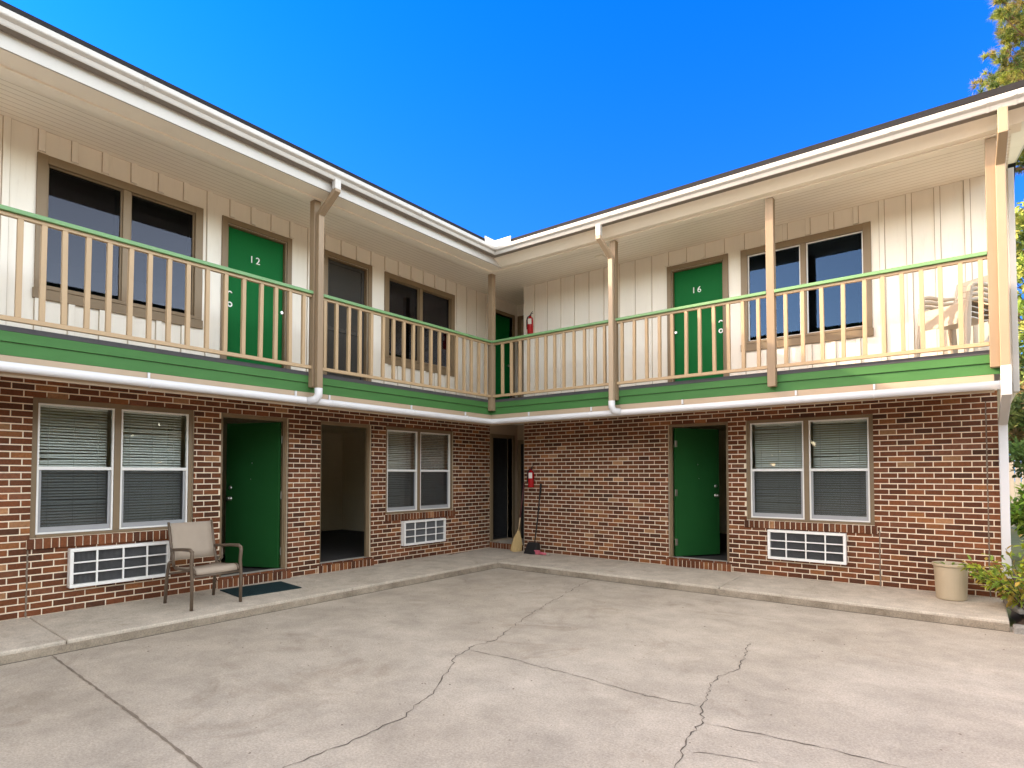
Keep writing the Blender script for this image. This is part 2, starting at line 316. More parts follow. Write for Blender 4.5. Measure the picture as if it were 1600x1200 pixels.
# ------------------------------------------------------------------ mesh helpers
class MB:
    def __init__(s):
        s.v, s.f, s.mi, s.tint = [], [], [], []
    def add(s, verts, faces, mi=0, tint=None):
        o = len(s.v)
        s.v.extend([tuple(p) for p in verts])
        for f in faces:
            s.f.append(tuple(i + o for i in f)); s.mi.append(mi)
        s.tint.extend([tint or (1, 1, 1)] * len(verts))
    def box(s, x0, x1, y0, y1, z0, z1, mi=0, tint=None):
        v = [(x, y, z) for z in (z0, z1) for y in (y0, y1) for x in (x0, x1)]
        s.add(v, [(0, 2, 3, 1), (4, 5, 7, 6), (0, 1, 5, 4), (2, 6, 7, 3), (0, 4, 6, 2), (1, 3, 7, 5)], mi, tint)
    def tube(s, pts, r, n=10, mi=0, caps=True, tint=None):
        pts = [Vector(p) for p in pts]
        rs = r if isinstance(r, (list, tuple)) else [r] * len(pts)
        up = None; rings = []
        for i, p in enumerate(pts):
            if i == 0: d = pts[1] - p
            elif i == len(pts) - 1: d = p - pts[i - 1]
            else: d = (pts[i + 1] - p).normalized() + (p - pts[i - 1]).normalized()
            d.normalize()
            if up is None:
                up = Vector((0, 0, 1)) if abs(d.z) < 0.9 else Vector((1, 0, 0))
            a = d.cross(up); a.normalize(); up = a.cross(d); up.normalize()
            rings.append([p + (a * math.cos(2 * PI * k / n) + up * math.sin(2 * PI * k / n)) * rs[i] for k in range(n)])
        vs = [q for rg in rings for q in rg]
        fs = []
        for i in range(len(rings) - 1):
            for k in range(n):
                fs.append((i * n + k, i * n + (k + 1) % n, (i + 1) * n + (k + 1) % n, (i + 1) * n + k))
        if caps:
            fs.append(tuple(range(n - 1, -1, -1))); fs.append(tuple((len(rings) - 1) * n + k for k in range(n)))
        s.add(vs, fs, mi, tint)
    def rect_tube(s, pts, w, d, side, mi=0):
        """rectangular leader: w along the fixed unit vector side, d across it"""
        side = Vector(side).normalized(); pts = [Vector(p) for p in pts]; rings = []
        for i, p in enumerate(pts):
            if i == 0: t = pts[1] - p
            elif i == len(pts) - 1: t = p - pts[i - 1]
            else: t = (pts[i + 1] - p).normalized() + (p - pts[i - 1]).normalized()
            t.normalize()
            nn = t.cross(side).normalized()
            k = 1.0
            if 0 < i < len(pts) - 1:
                c = max(0.3, t.dot((pts[i + 1] - p).normalized())); k = 1 / c
            rings.append([p + side * sx * w / 2 + nn * sy * d / 2 * k for sx, sy in ((-1, -1), (1, -1), (1, 1), (-1, 1))])
        vs = [q for rg in rings for q in rg]; fs = []
        for i in range(len(rings) - 1):
            for k in range(4):
                fs.append((i * 4 + k, i * 4 + (k + 1) % 4, (i + 1) * 4 + (k + 1) % 4, (i + 1) * 4 + k))
        fs.append((3, 2, 1, 0)); e = (len(rings) - 1) * 4; fs.append((e, e + 1, e + 2, e + 3))
        s.add(vs, fs, mi)
    def lathe(s, prof, n=24, c=(0, 0, 0), mi=0, sx=1.0, sy=1.0):
        vs = []; fs = []
        for (r, z) in prof:
            for k in range(n):
                a = 2 * PI * k / n
                vs.append((c[0] + r * sx * math.cos(a), c[1] + r * sy * math.sin(a), c[2] + z))
        for i in range(len(prof) - 1):
            for k in range(n):
                fs.append((i * n + k, i * n + (k + 1) % n, (i + 1) * n + (k + 1) % n, (i + 1) * n + k))
        if prof[0][0] > 1e-6: fs.append(tuple(range(n - 1, -1, -1)))
        if prof[-1][0] > 1e-6: fs.append(tuple((len(prof) - 1) * n + k for k in range(n)))
        s.add(vs, fs, mi)
    def build(s, name, mats, parent=None, bevel=0.0, smooth=False, tint=False, recalc=True, seg=2):
        me = bpy.data.meshes.new(name)
        me.from_pydata(s.v, [], s.f)
        for m in (mats if isinstance(mats, (list, tuple)) else [mats]):
            me.materials.append(m)
        me.polygons.foreach_set('material_index', s.mi)
        if tint:
            at = me.attributes.new('tint', 'FLOAT_COLOR', 'POINT')
            flat = []
            for t in s.tint: flat.extend((t[0], t[1], t[2], 1.0))
            at.data.foreach_set('color', flat)
        if recalc:
            bm = bmesh.new(); bm.from_mesh(me); bmesh.ops.recalc_face_normals(bm, faces=bm.faces[:]); bm.to_mesh(me); bm.free()
        if smooth:
            for p in me.polygons: p.use_smooth = True
        me.update()
        o = bpy.data.objects.new(name, me)
        COL.objects.link(o)
        if parent is not None: o.parent = parent
        if bevel > 0:
            b = o.modifiers.new('bevel', 'BEVEL'); b.width = bevel; b.segments = seg; b.limit_method = 'ANGLE'; b.angle_limit = R(40)
        return o

class Frame:
    """wall frame: u along the wall, v up, d outward"""
    def __init__(s, left): s.left = left
    def p(s, u, v, d): return (d, u, v) if s.left else (u, -d, v)
    def box(s, mb, u0, u1, v0, v1, d0, d1, mi=0, tint=None):
        if s.left: mb.box(d0, d1, u0, u1, v0, v1, mi, tint)
        else: mb.box(u0, u1, -d1, -d0, v0, v1, mi, tint)
FL, FR = Frame(True), Frame(False)

def empty(name, loc=(0, 0, 0), rz=0.0):
    o = bpy.data.objects.new(name, None); COL.objects.link(o)
    o.empty_display_size = 0.2
    o.location = loc; o.rotation_euler = (0, 0, rz)
    return o
def tag(o, label=None, cat=None, group=None, kind=None):
    if label: o['label'] = label
    if cat: o['category'] = cat
    if group: o['group'] = group
    if kind: o['kind'] = kind
    return o
def copy_tree(o, parent=None):
    c = o.copy(); COL.objects.link(c)
    if parent is not None: c.parent = parent
    for ch in list(o.children): copy_tree(ch, c)
    return c

BRICKS = [((0.135, 0.048, 0.022), 7), ((0.168, 0.058, 0.025), 6), ((0.112, 0.042, 0.021), 5), ((0.205, 0.073, 0.030), 4), ((0.086, 0.036, 0.020), 2), ((0.27, 0.108, 0.041), 2), ((0.175, 0.070, 0.036), 2.5), ((0.33, 0.165, 0.078), 0.8)]
def brick_col():
    t = random.random() * sum(w for _, w in BRICKS)
    for c, w in BRICKS:
        t -= w
        if t <= 0: break
    k = random.uniform(0.85, 1.15)
    return tuple(x * k for x in c)

def one_brick(mb, F, u0, u1, v0, v1, d0, d1, tint):
    c = 0.0022
    if u1 - u0 < 0.02: return
    j = random.uniform(-0.0012, 0.0012)
    d1 += j
    P = [F.p(u, v, d0) for u, v in ((u0, v0), (u1, v0), (u1, v1), (u0, v1))]
    P += [F.p(u, v, d1 - c) for u, v in ((u0, v0), (u1, v0), (u1, v1), (u0, v1))]
    P += [F.p(u, v, d1) for u, v in ((u0 + c, v0 + c), (u1 - c, v0 + c), (u1 - c, v1 - c), (u0 + c, v1 - c))]
    fs = [(8, 9, 10, 11)]
    for k in range(4):
        k2 = (k + 1) % 4
        fs.append((4 + k, 4 + k2, 8 + k2, 8 + k)); fs.append((k, k2, 4 + k2, 4 + k))
    mb.add(P, fs, 1, tint)

def holed(mb, F, u0, u1, v0, v1, holes, d0, d1, mi=0):
    us = sorted(set([u0, u1] + [min(max(x, u0), u1) for h in holes for x in h[:2]]))
    vs = sorted(set([v0, v1] + [min(max(x, v0), v1) for h in holes for x in h[2:]]))
    def solid(i, j):
        if i < 0 or j < 0 or i >= len(us) - 1 or j >= len(vs) - 1: return False
        cu, cv = (us[i] + us[i + 1]) / 2, (vs[j] + vs[j + 1]) / 2
        return not any(h[0] < cu < h[1] and h[2] < cv < h[3] for h in holes)
    for i in range(len(us) - 1):
        for j in range(len(vs) - 1):
            if not solid(i, j): continue
            a, b, c, e = us[i], us[i + 1], vs[j], vs[j + 1]
            mb.add([F.p(a, c, d1), F.p(b, c, d1), F.p(b, e, d1), F.p(a, e, d1)], [(0, 1, 2, 3) if F.left else (0, 1, 2, 3)], mi)
            mb.add([F.p(a, c, d0), F.p(b, c, d0), F.p(b, e, d0), F.p(a, e, d0)], [(3, 2, 1, 0)], mi)
            if not solid(i - 1, j): mb.add([F.p(a, c, d0), F.p(a, c, d1), F.p(a, e, d1), F.p(a, e, d0)], [(0, 1, 2, 3)], mi)
            if not solid(i + 1, j): mb.add([F.p(b, c, d0), F.p(b, c, d1), F.p(b, e, d1), F.p(b, e, d0)], [(0, 1, 2, 3)], mi)
            if not solid(i, j - 1): mb.add([F.p(a, c, d0), F.p(b, c, d0), F.p(b, c, d1), F.p(a, c, d1)], [(0, 1, 2, 3)], mi)
            if not solid(i, j + 1): mb.add([F.p(a, e, d0), F.p(b, e, d0), F.p(b, e, d1), F.p(a, e, d1)], [(0, 1, 2, 3)], mi)

def cut(u0, u1, v0, v1, holes, m=0.0):
    """pieces of the run u0..u1 left by the holes that cross the middle of v0..v1"""
    segs = [(u0, u1)]; c = (v0 + v1) / 2
    for h in holes:
        if not (h[2] - m < c < h[3] + m): continue
        nx = []
        for a, b in segs:
            if h[1] <= a or h[0] >= b: nx.append((a, b)); continue
            if a < h[0]: nx.append((a, h[0]))
            if b > h[1]: nx.append((h[1], b))
        segs = nx
    return segs

# ------------------------------------------------------------------ the building
B = tag(empty('motel_building', (4.0, 0.0, 0.0)), 'two-storey L-shaped brick motel with cream upper walls, green doors and tan balcony railings', 'building')
ROOT = B
B.location = (0, 0, 0)

COURSE, BL_ = 0.0677, 0.1835
TOPZ = 2.41      # underside of the balcony
DECK = 2.65
WALLTOP = 4.88
YFAR = -16.0     # far end of the wing that runs past the camera
XEND = 7.58

# openings: (u0, u1, v0, v1)
D1 = (-5.165, -4.245, 0.105, 2.172); D2 = (-3.745, -2.835, 0.105, 2.172)
W1 = (-7.03, -5.485, 0.765, 2.185); W2 = (-2.555, -1.005, 0.765, 2.185)
D6 = (3.615, 4.54, 0.105, 2.185); W6 = (4.79, 6.355, 0.755, 2.195)
D3 = (-5.125, -4.31, DECK, 4.57); D4 = (-3.665, -2.935, DECK, 4.585)
W3 = (-6.97, -5.505, 3.285, 4.56); W4 = (-2.53, -1.075, 3.285, 4.565)
D5 = (3.70, 4.50, DECK, 4.57); W5 = (4.83, 6.295, 3.285, 4.56)

def brick_wall(F, u0, u1, v0, v1, holes, corner_half=False):
    mb = MB()
    holed(mb, F, u0, u1, v0, v1, holes, -0.12, -0.0045, 0)
    n = int(math.ceil((v1 - v0) / COURSE))
    for k in range(n):
        z0 = v0 + k * COURSE; z1 = min(z0 + COURSE - 0.0108, v1)
        off = (BL_ / 2 if k % 2 else 0.0) + random.uniform(-0.004, 0.004)
        x = u0 - off
        while x < u1:
            a, b = max(x, u0), min(x + BL_ - 0.0108, u1)
            if b > a:
                for (s, e) in cut(a, b, z0, z1, holes):
                    s2 = s + (0.005 if s > a + 1e-6 else 0); 
                    one_brick(mb, F, s, e, z0 + random.uniform(0, 0.0015), z1 + random.uniform(-0.0015, 0), -0.02, 0.0, brick_col())
            x += BL_
    return mb.build('brick_wall', [M['mortar'], M['brick']], ROOT, tint=True, recalc=False)

brick_wall(FL, YFAR, 0.0, -0.20, TOPZ + 0.02, [D1, D2, W1, W2])
brick_wall(FR, 0.83, XEND, -0.20, TOPZ + 0.02, [D6, W6])

for F_, u, z1 in ((FR, 7.474, 2.24), (FR, 6.405, 0.70), (FL, -7.045, 0.70)):
    mb = MB(); z = -0.02
    while z < z1:
        w = random.uniform(0.004, 0.009); o = random.uniform(-.003, .003); F_.box(mb, u + o - w, u + o + w, z, min(z1, z + 0.0335), -0.004, 0.0022); z += 0.0338
    mb.build('expansion_joint', M['joint'], ROOT)

def rowlock(F, u0, u1, v0, v1, d0, d1, name, parent, slope=0.0, pitch=0.0677):
    mb = MB(); n = max(1, round((u1 - u0) / pitch)); p = (u1 - u0) / n
    F.box(mb, u0 + 0.002, u1 - 0.002, v0 + 0.002, v1 - 0.006 - slope, d0, d1 - 0.008, 0)
    for k in range(n):
        a = u0 + k * p + 0.005; b = u0 + (k + 1) * p - 0.005
        one_brick(mb, F, a, b, v0, v1 - slope + random.uniform(-0.002, 0.002), d0 + 0.01, d1 + random.uniform(-0.003, 0.002), brick_col())
    return mb.build(name, [M['mortar'], M['brick']], parent, tint=True)

# concrete floor behind the wall line and the alcove floor
def siding_wall(F, u0, u1, v0, v1, holes, start, pitch, casings):
    mb = MB()
    holed(mb, F, u0, u1, v0, v1, holes, -0.12, -0.006, 0)
    x = start
    while x - pitch > u0: x -= pitch
    while x < u1 - 0.03:
        a, b = x - 0.027, x + 0.027
        # vertical run cut by the casings
        runs = [(v0 + 0.002, v1 - 0.002)]
        for h in casings:
            if h[1] <= a or h[0] >= b: continue
            nx = []
            for s, e in runs:
                if h[3] <= s or h[2] >= e: nx.append((s, e)); continue
                if s < h[2]: nx.append((s, h[2]))
                if e > h[3]: nx.append((h[3], e))
            runs = nx
        if a > u0 and b < u1:
            for s, e in runs:
                F.box(mb, a, b, s, e, -0.0065, 0.017, 0)
                for g in (a - 0.0062, b + 0.0002): F.box(mb, g, g + 0.006, s, e, -0.0065, -0.0035, 1)  # painted shadow strip along each batten edge
        x += pitch + random.uniform(-0.004, 0.004)
    return mb.build('siding_wall', [M['siding'], M['batten_shade']], ROOT)
CAS_L = [(-7.05, -5.42, 3.16, 4.66), (-5.20, -4.22, DECK, 4.66), (-3.75, -2.85, DECK, 4.66), (-2.62, -0.99, 3.16, 4.66)]
CAS_R = [(3.60, 4.59, DECK, 4.66), (4.745, 6.39, 3.15, 4.65)]
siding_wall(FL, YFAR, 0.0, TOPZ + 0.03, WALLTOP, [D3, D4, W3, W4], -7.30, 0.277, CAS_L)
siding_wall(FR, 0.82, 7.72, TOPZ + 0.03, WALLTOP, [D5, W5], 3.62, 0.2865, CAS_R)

# ---- rooms behind the openings
def room(x0, x1, y0, y1, z0, z1):
    mb = MB(); t = 0.03
    mb.box(x0, x1, y0, y1, z0 - t, z0, 1)
    mb.box(x0, x1, y0, y1, z1, z1 + t, 0)
    mb.box(x0 - t, x0, y0, y1, z0, z1, 0); mb.box(x1, x1 + t, y0, y1, z0, z1, 0)
    mb.box(x0, x1, y0 - t, y0, z0, z1, 0); mb.box(x0, x1, y1, y1 + t, z0, z1, 0)
    return mb
def room_L(y0, y1, z0, z1):
    mb = MB(); t = 0.03; x0, x1 = -4.36, -0.121
    mb.box(x0, x1, y0, y1, z0 - t, z0, 1); mb.box(x0, x1, y0, y1, z1, z1 + t, 0)
    mb.box(x0 - t, x0, y0, y1, z0, z1, 0)
    mb.box(x0, x1, y0 - t, y0, z0, z1, 0); mb.box(x0, x1, y1, y1 + t, z0, z1, 0)
    mb.build('room', [M['room'], M['carpet']], ROOT)
def room_R(x0, x1, z0, z1):
    mb = MB(); t = 0.03; y0, y1 = 0.121, 4.36
    mb.box(x0, x1, y0, y1, z0 - t, z0, 1); mb.box(x0, x1, y0, y1, z1, z1 + t, 0)
    mb.box(x0, x1, y1, y1 + t, z0, z1, 0)
    mb.box(x0 - t, x0, y0, y1, z0, z1, 0); mb.box(x1, x1 + t, y0, y1, z0, z1, 0)
    mb.build('room', [M['room'], M['carpet']], ROOT)
room_L(-8.6, -4.05, 0.11, 2.36); room_L(-3.93, -0.21, 0.11, 2.36)
room_L(-8.6, -4.05, DECK, 4.85); room_L(-3.93, -0.21, DECK, 4.85)
room_R(2.7, 7.35, 0.11, 2.36); room_R(2.7, 7.35, DECK, 4.85)

# ---- closing walls and roofs that the camera does not see straight on
mb = MB()
mb.box(-8.62, -8.5, YFAR, 8.5, -0.3, 4.9); mb.box(-8.5, -0.12, YFAR, YFAR + 0.12, -0.3, 4.9)
mb.box(-8.5, XEND, 8.4, 8.5, -0.3, 4.9); mb.box(XEND - 0.12, XEND, 0.125, 8.4, -0.3, 2.42)
mb.box(7.6, 7.72, 0.125, 8.4, 2.42, 4.9)
mb.build('rear_wall', M['siding'], ROOT)

EAVE_L, EAVE_R, ZE, PITCH = 1.46, 1.60, 5.006, 0.30
def roof():
    mb = MB()
    xl, yr = EAVE_L, -EAVE_R
    rise = 5.3
    def zl(x): return ZE + (xl - x) * PITCH
    xr = xl - rise; yrd = yr + rise; zt = ZE + rise * PITCH
    xg = 8.0; xb = xr - rise; yb = yrd + rise
    t = 0.028; far = 0.085
    def slab(pts, mi=0):
        n = len(pts)
        top = [(p[0], p[1], p[2] + t) for p in pts]
        fs = [tuple(range(n)), tuple(range(2 * n - 1, n - 1, -1))]
        for k in range(n): fs.append((k, (k + 1) % n, n + (k + 1) % n, n + k))
        mb.add(list(pts) + top, fs, mi)
    slab([(xl, YFAR - 0.5, ZE + far), (xl, yr, ZE), (xr, yrd, zt)]); slab([(xl, YFAR - 0.5, ZE + far), (xr, yrd, zt), (xr, YFAR - 0.5, zt + far)])
    slab([(xl, yr, ZE), (xg, yr, ZE), (xg, yrd, zt), (xr, yrd, zt)])
    slab([(xr, YFAR - 0.5, zt + far), (xr, yrd, zt), (xb, yb, ZE), (xb, YFAR - 0.5, ZE)])
    slab([(xr, yrd, zt), (xg, yrd, zt), (xg, yb, ZE), (xb, yb, ZE)])
    return mb.build('roof', M['shingle'], ROOT)
ROOF = roof()

def run_L(prof, name, mats, parent, d_off=0.14, yfar=YFAR, xend=XEND, zl=0.0, zr=0.0, mis=None, bevel=0.0):
    """profile of (depth, height) carried along both wings with a mitre in the corner"""
    mb = MB(); n = len(prof)
    S = [[(d, yfar, z + zl) for d, z in prof], [(d, -(d + d_off), z) for d, z in prof], [(xend, -(d + d_off), z + zr) for d, z in prof]]
    vs = [p for s in S for p in s]; o = 0
    fs = []; mi = []
    for i in range(2):
        for k in range(n):
            fs.append((i * n + k, i * n + (k + 1) % n, (i + 1) * n + (k + 1) % n, (i + 1) * n + k)); mi.append(mis[k] if mis else 0)
    fs.append(tuple(range(n))); mi.append(0); fs.append(tuple(2 * n + k for k in range(n - 1, -1, -1))); mi.append(0)
    mb.add(vs, fs, 0); mb.mi = mi
    return mb.build(name, mats, parent, bevel)

def rect(d0, d1, z0, z1): return [(d0, z0), (d1, z0), (d1, z1), (d0, z1)]
# shingle drip edge
run_L(rect(1.30, 1.466, 4.985, 5.046), 'drip_edge', M['shingle'], ROOF, xend=8.0, zl=0.090, zr=-0.01)
# gutter
GZ = 4.880
gp = [(1.342, GZ), (1.425, GZ), (1.432, GZ + 0.008), (1.446, GZ + 0.040), (1.476, GZ + 0.058), (1.482, GZ + 0.066), (1.482, GZ + 0.103), (1.470, GZ + 0.112), (1.470, GZ + 0.118), (1.342, GZ + 0.118)]
gutter = run_L(gp, 'gutter', [M['white'], M['gut_under']], ROOF, xend=8.0, zl=0.085, zr=-0.035, mis=[1, 0, 0, 0, 0, 0, 0, 0, 0, 0])
for x in (2.2, 3.50, 5.3, 6.75, 7.52, 7.72):
    mb = MB()
    z = GZ - 0.035 * (x - 1.48) / 6.5
    mb.add([(x - .012, -(d + .14 + .003), z + zz - GZ) for d, zz in [(1.425, GZ - .003), (1.449, GZ + .038), (1.485, GZ + .064), (1.485, GZ + .106)]] +
           [(x + .012, -(d + .14 + .003), z + zz - GZ) for d, zz in [(1.425, GZ - .003), (1.449, GZ + .038), (1.485, GZ + .064), (1.485, GZ + .106)]],
           [(0, 1, 5, 4), (1, 2, 6, 5), (2, 3, 7, 6)])
    mb.build('gutter_joint', M['white'], gutter)
for y in (-9.2, -6.6, -3.2):
    mb = MB()
    z = GZ + 0.085 * (-y - 1.6) / 14.4
    mb.add([((d + .003), y - .012, z + zz - GZ) for d, zz in [(1.425, GZ - .003), (1.449, GZ + .038), (1.485, GZ + .064), (1.485, GZ + .106)]] +
           [((d + .003), y + .012, z + zz - GZ) for d, zz in [(1.425, GZ - .003), (1.449, GZ + .038), (1.485, GZ + .064), (1.485, GZ + .106)]],
           [(0, 1, 5, 4), (1, 2, 6, 5), (2, 3, 7, 6)])
    mb.build('gutter_joint', M['white'], gutter)
# splash guard in the inside corner of the gutter
mb = MB()
mb.box(1.466, 1.474, -1.86, -1.616, 4.985, 5.085); mb.box(1.466, 1.78, -1.618, -1.610, 4.985, 5.088)
mb.build('splash_guard', M['alu'], gutter)

# fascia, soffits and beam
mb = MB(); 
mb.add([(1.315, YFAR, 4.80), (1.335, YFAR, 4.80), (1.335, YFAR, 5.06), (1.315, YFAR, 5.06), (1.315, -1.30, 4.775), (1.335, -1.30, 4.775), (1.335, -1.42, 4.99), (1.315, -1.42, 4.99)],
       [(0, 1, 2, 3), (4, 5, 6, 7), (0, 1, 5, 4), (1, 2, 6, 5), (2, 3, 7, 6), (3, 0, 4, 7)])
mb.build('fascia_board', M['white'], ROOF)
mb = MB(); mb.box(0.97, 1.314, YFAR, -1.312, 4.783, 4.803)
mb.build('soffit', M['soffit'], ROOF)
mb = MB(); mb.box(0.97, 7.78, -1.311, -1.11, 4.783, 4.803)
mb.add([(1.33, -1.311, 4.785), (7.95, -1.311, 4.785), (7.95, -1.485, 4.882), (1.33, -1.485, 4.882), (1.33, -1.311, 4.80), (7.95, -1.311, 4.80), (7.95, -1.485, 4.897), (1.33, -1.485, 4.897)],
       [(0, 1, 2, 3), (4, 5, 6, 7), (0, 1, 5, 4), (1, 2, 6, 5), (2, 3, 7, 6), (3, 0, 4, 7)])
mb.build('soffit', M['soffit'], ROOF)
mb = MB(); mb.box(0.955, 1.085, YFAR, -1.226, 4.765, 4.7825); mb.box(0.955, 7.70, -1.225, -1.095, 4.765, 4.7825)
mb.box(0.955, 0.969, YFAR, -1.11, 4.783, 4.878); mb.box(0.955, 7.70, -1.109, -1.095, 4.783, 4.878)
mb.build('beam', M['soffit'], ROOF, 0.003)
mb = MB(); mb.box(-0.12, 0.9535, YFAR, -1.096, 4.88, 4.91); mb.build('ceiling', M['ceil_y'], ROOF)
mb = MB(); mb.box(-0.12, 7.72, -1.094, 0.95, 4.88, 4.91); mb.build('ceiling', M['ceil_x'], ROOF)
# rake at the open end of the roof
mb = MB()
for (y0, y1, z0, z1) in ((-1.60, 3.70, 4.99, 6.58),):
    mb.add([(7.97, y0, z0 - .14), (7.99, y0, z0 - .14), (7.99, y0, z0 + .02), (7.97, y0, z0 + .02), (7.97, y1, z1 - .14), (7.99, y1, z1 - .14), (7.99, y1, z1 + .02), (7.97, y1, z1 + .02)],
           [(0, 1, 2, 3), (4, 5, 6, 7), (0, 1, 5, 4), (1, 2, 6, 5), (2, 3, 7, 6), (3, 0, 4, 7)])
mb.build('rake_board', M['white'], ROOF)
mb = MB(); mb.add([(7.722, -1.49, 4.893), (7.968, -1.49, 4.893), (7.968, 3.70, 6.44), (7.722, 3.70, 6.44), (7.722, -1.49, 4.908), (7.968, -1.49, 4.908), (7.968, 3.70, 6.455), (7.722, 3.70, 6.455)],
       [(0, 1, 2, 3), (4, 5, 6, 7), (0, 1, 5, 4), (1, 2, 6, 5), (2, 3, 7, 6), (3, 0, 4, 7)])
mb.build('rake_soffit', M['soffit'], ROOF)
mb = MB(); mb.add([(7.60, 0.13, 4.88), (7.72, 0.13, 4.88), (7.72, 3.70, 4.88), (7.60, 3.70, 4.88), (7.60, 0.13, 5.36), (7.72, 0.13, 5.36), (7.72, 3.70, 6.43), (7.60, 3.70, 6.43)],
       [(0, 3, 2, 1), (4, 5, 6, 7), (0, 1, 5, 4), (1, 2, 6, 5), (2, 3, 7, 6), (3, 0, 4, 7)])
mb.build('gable_wall', M['siding'], ROOF)
mb = MB(); mb.box(7.72, 7.775, -0.03, 0.10, 2.33, 4.88); mb.build('corner_board', M['white'], ROOT, 0.004)
mb = MB(); mb.box(7.735, 7.755, 0.12, 3.5, 2.33, 4.9); mb.build('siding_return', M['siding'], ROOT)
mb = MB(); mb.box(2.66, 2.79, -0.56, -0.39, 4.862, 4.8795); mb.build('soffit_vent', M['soffit'], ROOF, 0.003)

# ---- balcony
def Lpoly(name, d, z0, z1, mat, parent=None, xend=XEND):
    mb = MB()
    mb.box(-0.005, d, YFAR, -(d + 0.14), z0, z1); mb.box(-0.005, xend, -(d + 0.14), 0.005, z0, z1)
    return mb.build(name, mat, parent or ROOT)
DECKO = Lpoly('balcony_floor', 0.948, TOPZ, DECK - 0.004, M['deck'])
mb = MB(); mb.box(-0.005, 0.82, 0.006, 0.88, 2.55, DECK - 0.004); mb.build('balcony_floor', M['deck'], ROOT)
run_L(rect(0.90, 0.976, 2.606, 2.650), 'deck_edging', M['membrane'], DECKO)
run_L(rect(0.949, 0.974, 2.517, 2.605), 'green_board', M['green'], DECKO, xend=XEND + 0.01, bevel=0.003)
run_L(rect(0.949, 0.957, 2.403, 2.514), 'green_board', M['green'], DECKO, xend=XEND + 0.02, bevel=0.002)
run_L(rect(0.925, 0.955, 2.222, 2.4025), 'trim_board', M['fascia_tan'], DECKO, xend=7.53, bevel=0.003)

# drain pipe under the balcony edge
mb = MB()
pl = []
mb.tube([(1.005, YFAR, 2.315), (1.005, -4.0, 2.292), (1.005, -1.30, 2.282), (1.01, -1.20, 2.282), (1.06, -1.155, 2.282), (1.16, -1.145, 2.282), (4.0, -1.145, 2.280), (7.60, -1.145, 2.287)], 0.043, 16)
pipe = mb.build('drain_pipe', M['pvc'], ROOT, smooth=True)
for y in (-7.9, -6.35, -4.75, -4.28, -2.9, -1.75):
    mb = MB()
    mb.tube([(1.005, y - .004, 2.292), (1.005, y + .004, 2.292)], 0.046, 16)
    mb.box(0.956, 0.975, y - .01, y + .01, 2.34, 2.40)
    mb.build('pipe_clip', M['pvc'], pipe)
for x in (1.75, 2.9, 4.3, 5.7, 6.5):
    mb = MB()
    mb.tube([(x - .004, -1.145, 2.282), (x + .004, -1.145, 2.282)], 0.046, 16)
    mb.box(x - .01, x + .01, -1.115, -1.096, 2.34, 2.40)
    mb.build('pipe_clip', M['pvc'], pipe)

# posts
def post(x, y, z0=2.462, z1=4.764, w=0.092):
    mb = MB(); mb.box(x - w / 2, x + w / 2, y - w / 2, y + w / 2, z0, z1)
    return mb.build('post', M['post'], ROOT, 0.004)
POST_Y, POST_X = -1.14, 1.016
for a in ((POST_X, -7.88), (POST_X, -4.54), (1.016, -1.156), (3.315, -1.156), (5.45, -1.156), (7.545, -1.156)): post(*a)

# downspouts
def downspout(pts, side, w, d, mat, name='downspout'):
    mb = MB(); mb.rect_tube(pts, w, d, side); return mb.build(name, mat, ROOT, 0.006)
dsp = downspout([(1.415, -4.52, 4.91), (1.415, -4.52, 4.785), (1.105, -4.53, 4.575), (1.105, -4.53, 2.44)], (0, 1, 0), 0.078, 0.062, M['post'])
mb = MB(); mb.rect_tube([(1.415, -4.52, 4.915), (1.415, -4.52, 4.80)], 0.082, 0.066, (0, 1, 0)); mb.build('downspout_outlet', M['white'], dsp, 0.005)
dsp2 = downspout([(3.30, -1.56, 4.87), (3.30, -1.56, 4.69), (3.315, -1.242, 4.50), (3.315, -1.242, 2.44)], (1, 0, 0), 0.070, 0.058, M['fascia_tan'])
mb = MB(); mb.rect_tube([(3.30, -1.56, 4.875), (3.30, -1.56, 4.72)], 0.074, 0.062, (1, 0, 0)); mb.build('downspout_outlet', M['white'], dsp2, 0.005)
dsp3 = downspout([(7.63, -1.56, 4.85), (7.63, -1.56, 4.63), (7.615, -1.235, 4.46), (7.615, -1.235, 2.46)], (1, 0, 0), 0.078, 0.062, M['tan'])
leader = downspout([(7.617, -1.237, 2.462), (7.617, -1.237, 2.20), (7.62, -0.10, 1.98), (7.62, -0.10, 0.06)], (1, 0, 0), 0.082, 0.066, M['pvc'])
for (x, y, dx, dy) in ((1.105, -4.53, 0, -1), (3.315, -1.242, 1, 0)):
    mb = MB()
    mb.tube([(x, y, 2.445), (x, y, 2.36), (x + dx * .015 - (0.03 if dy else 0), y + dy * .02 + (0.03 if dx else 0), 2.307), (x + dx * .09 - (0.09 if dy else 0), y + dy * .09 + (0.08 if dx else 0), 2.285)], [0.048, 0.047, 0.049, 0.050], 14)
    mb.build('pipe_elbow', M['pvc'], pipe, smooth=True)

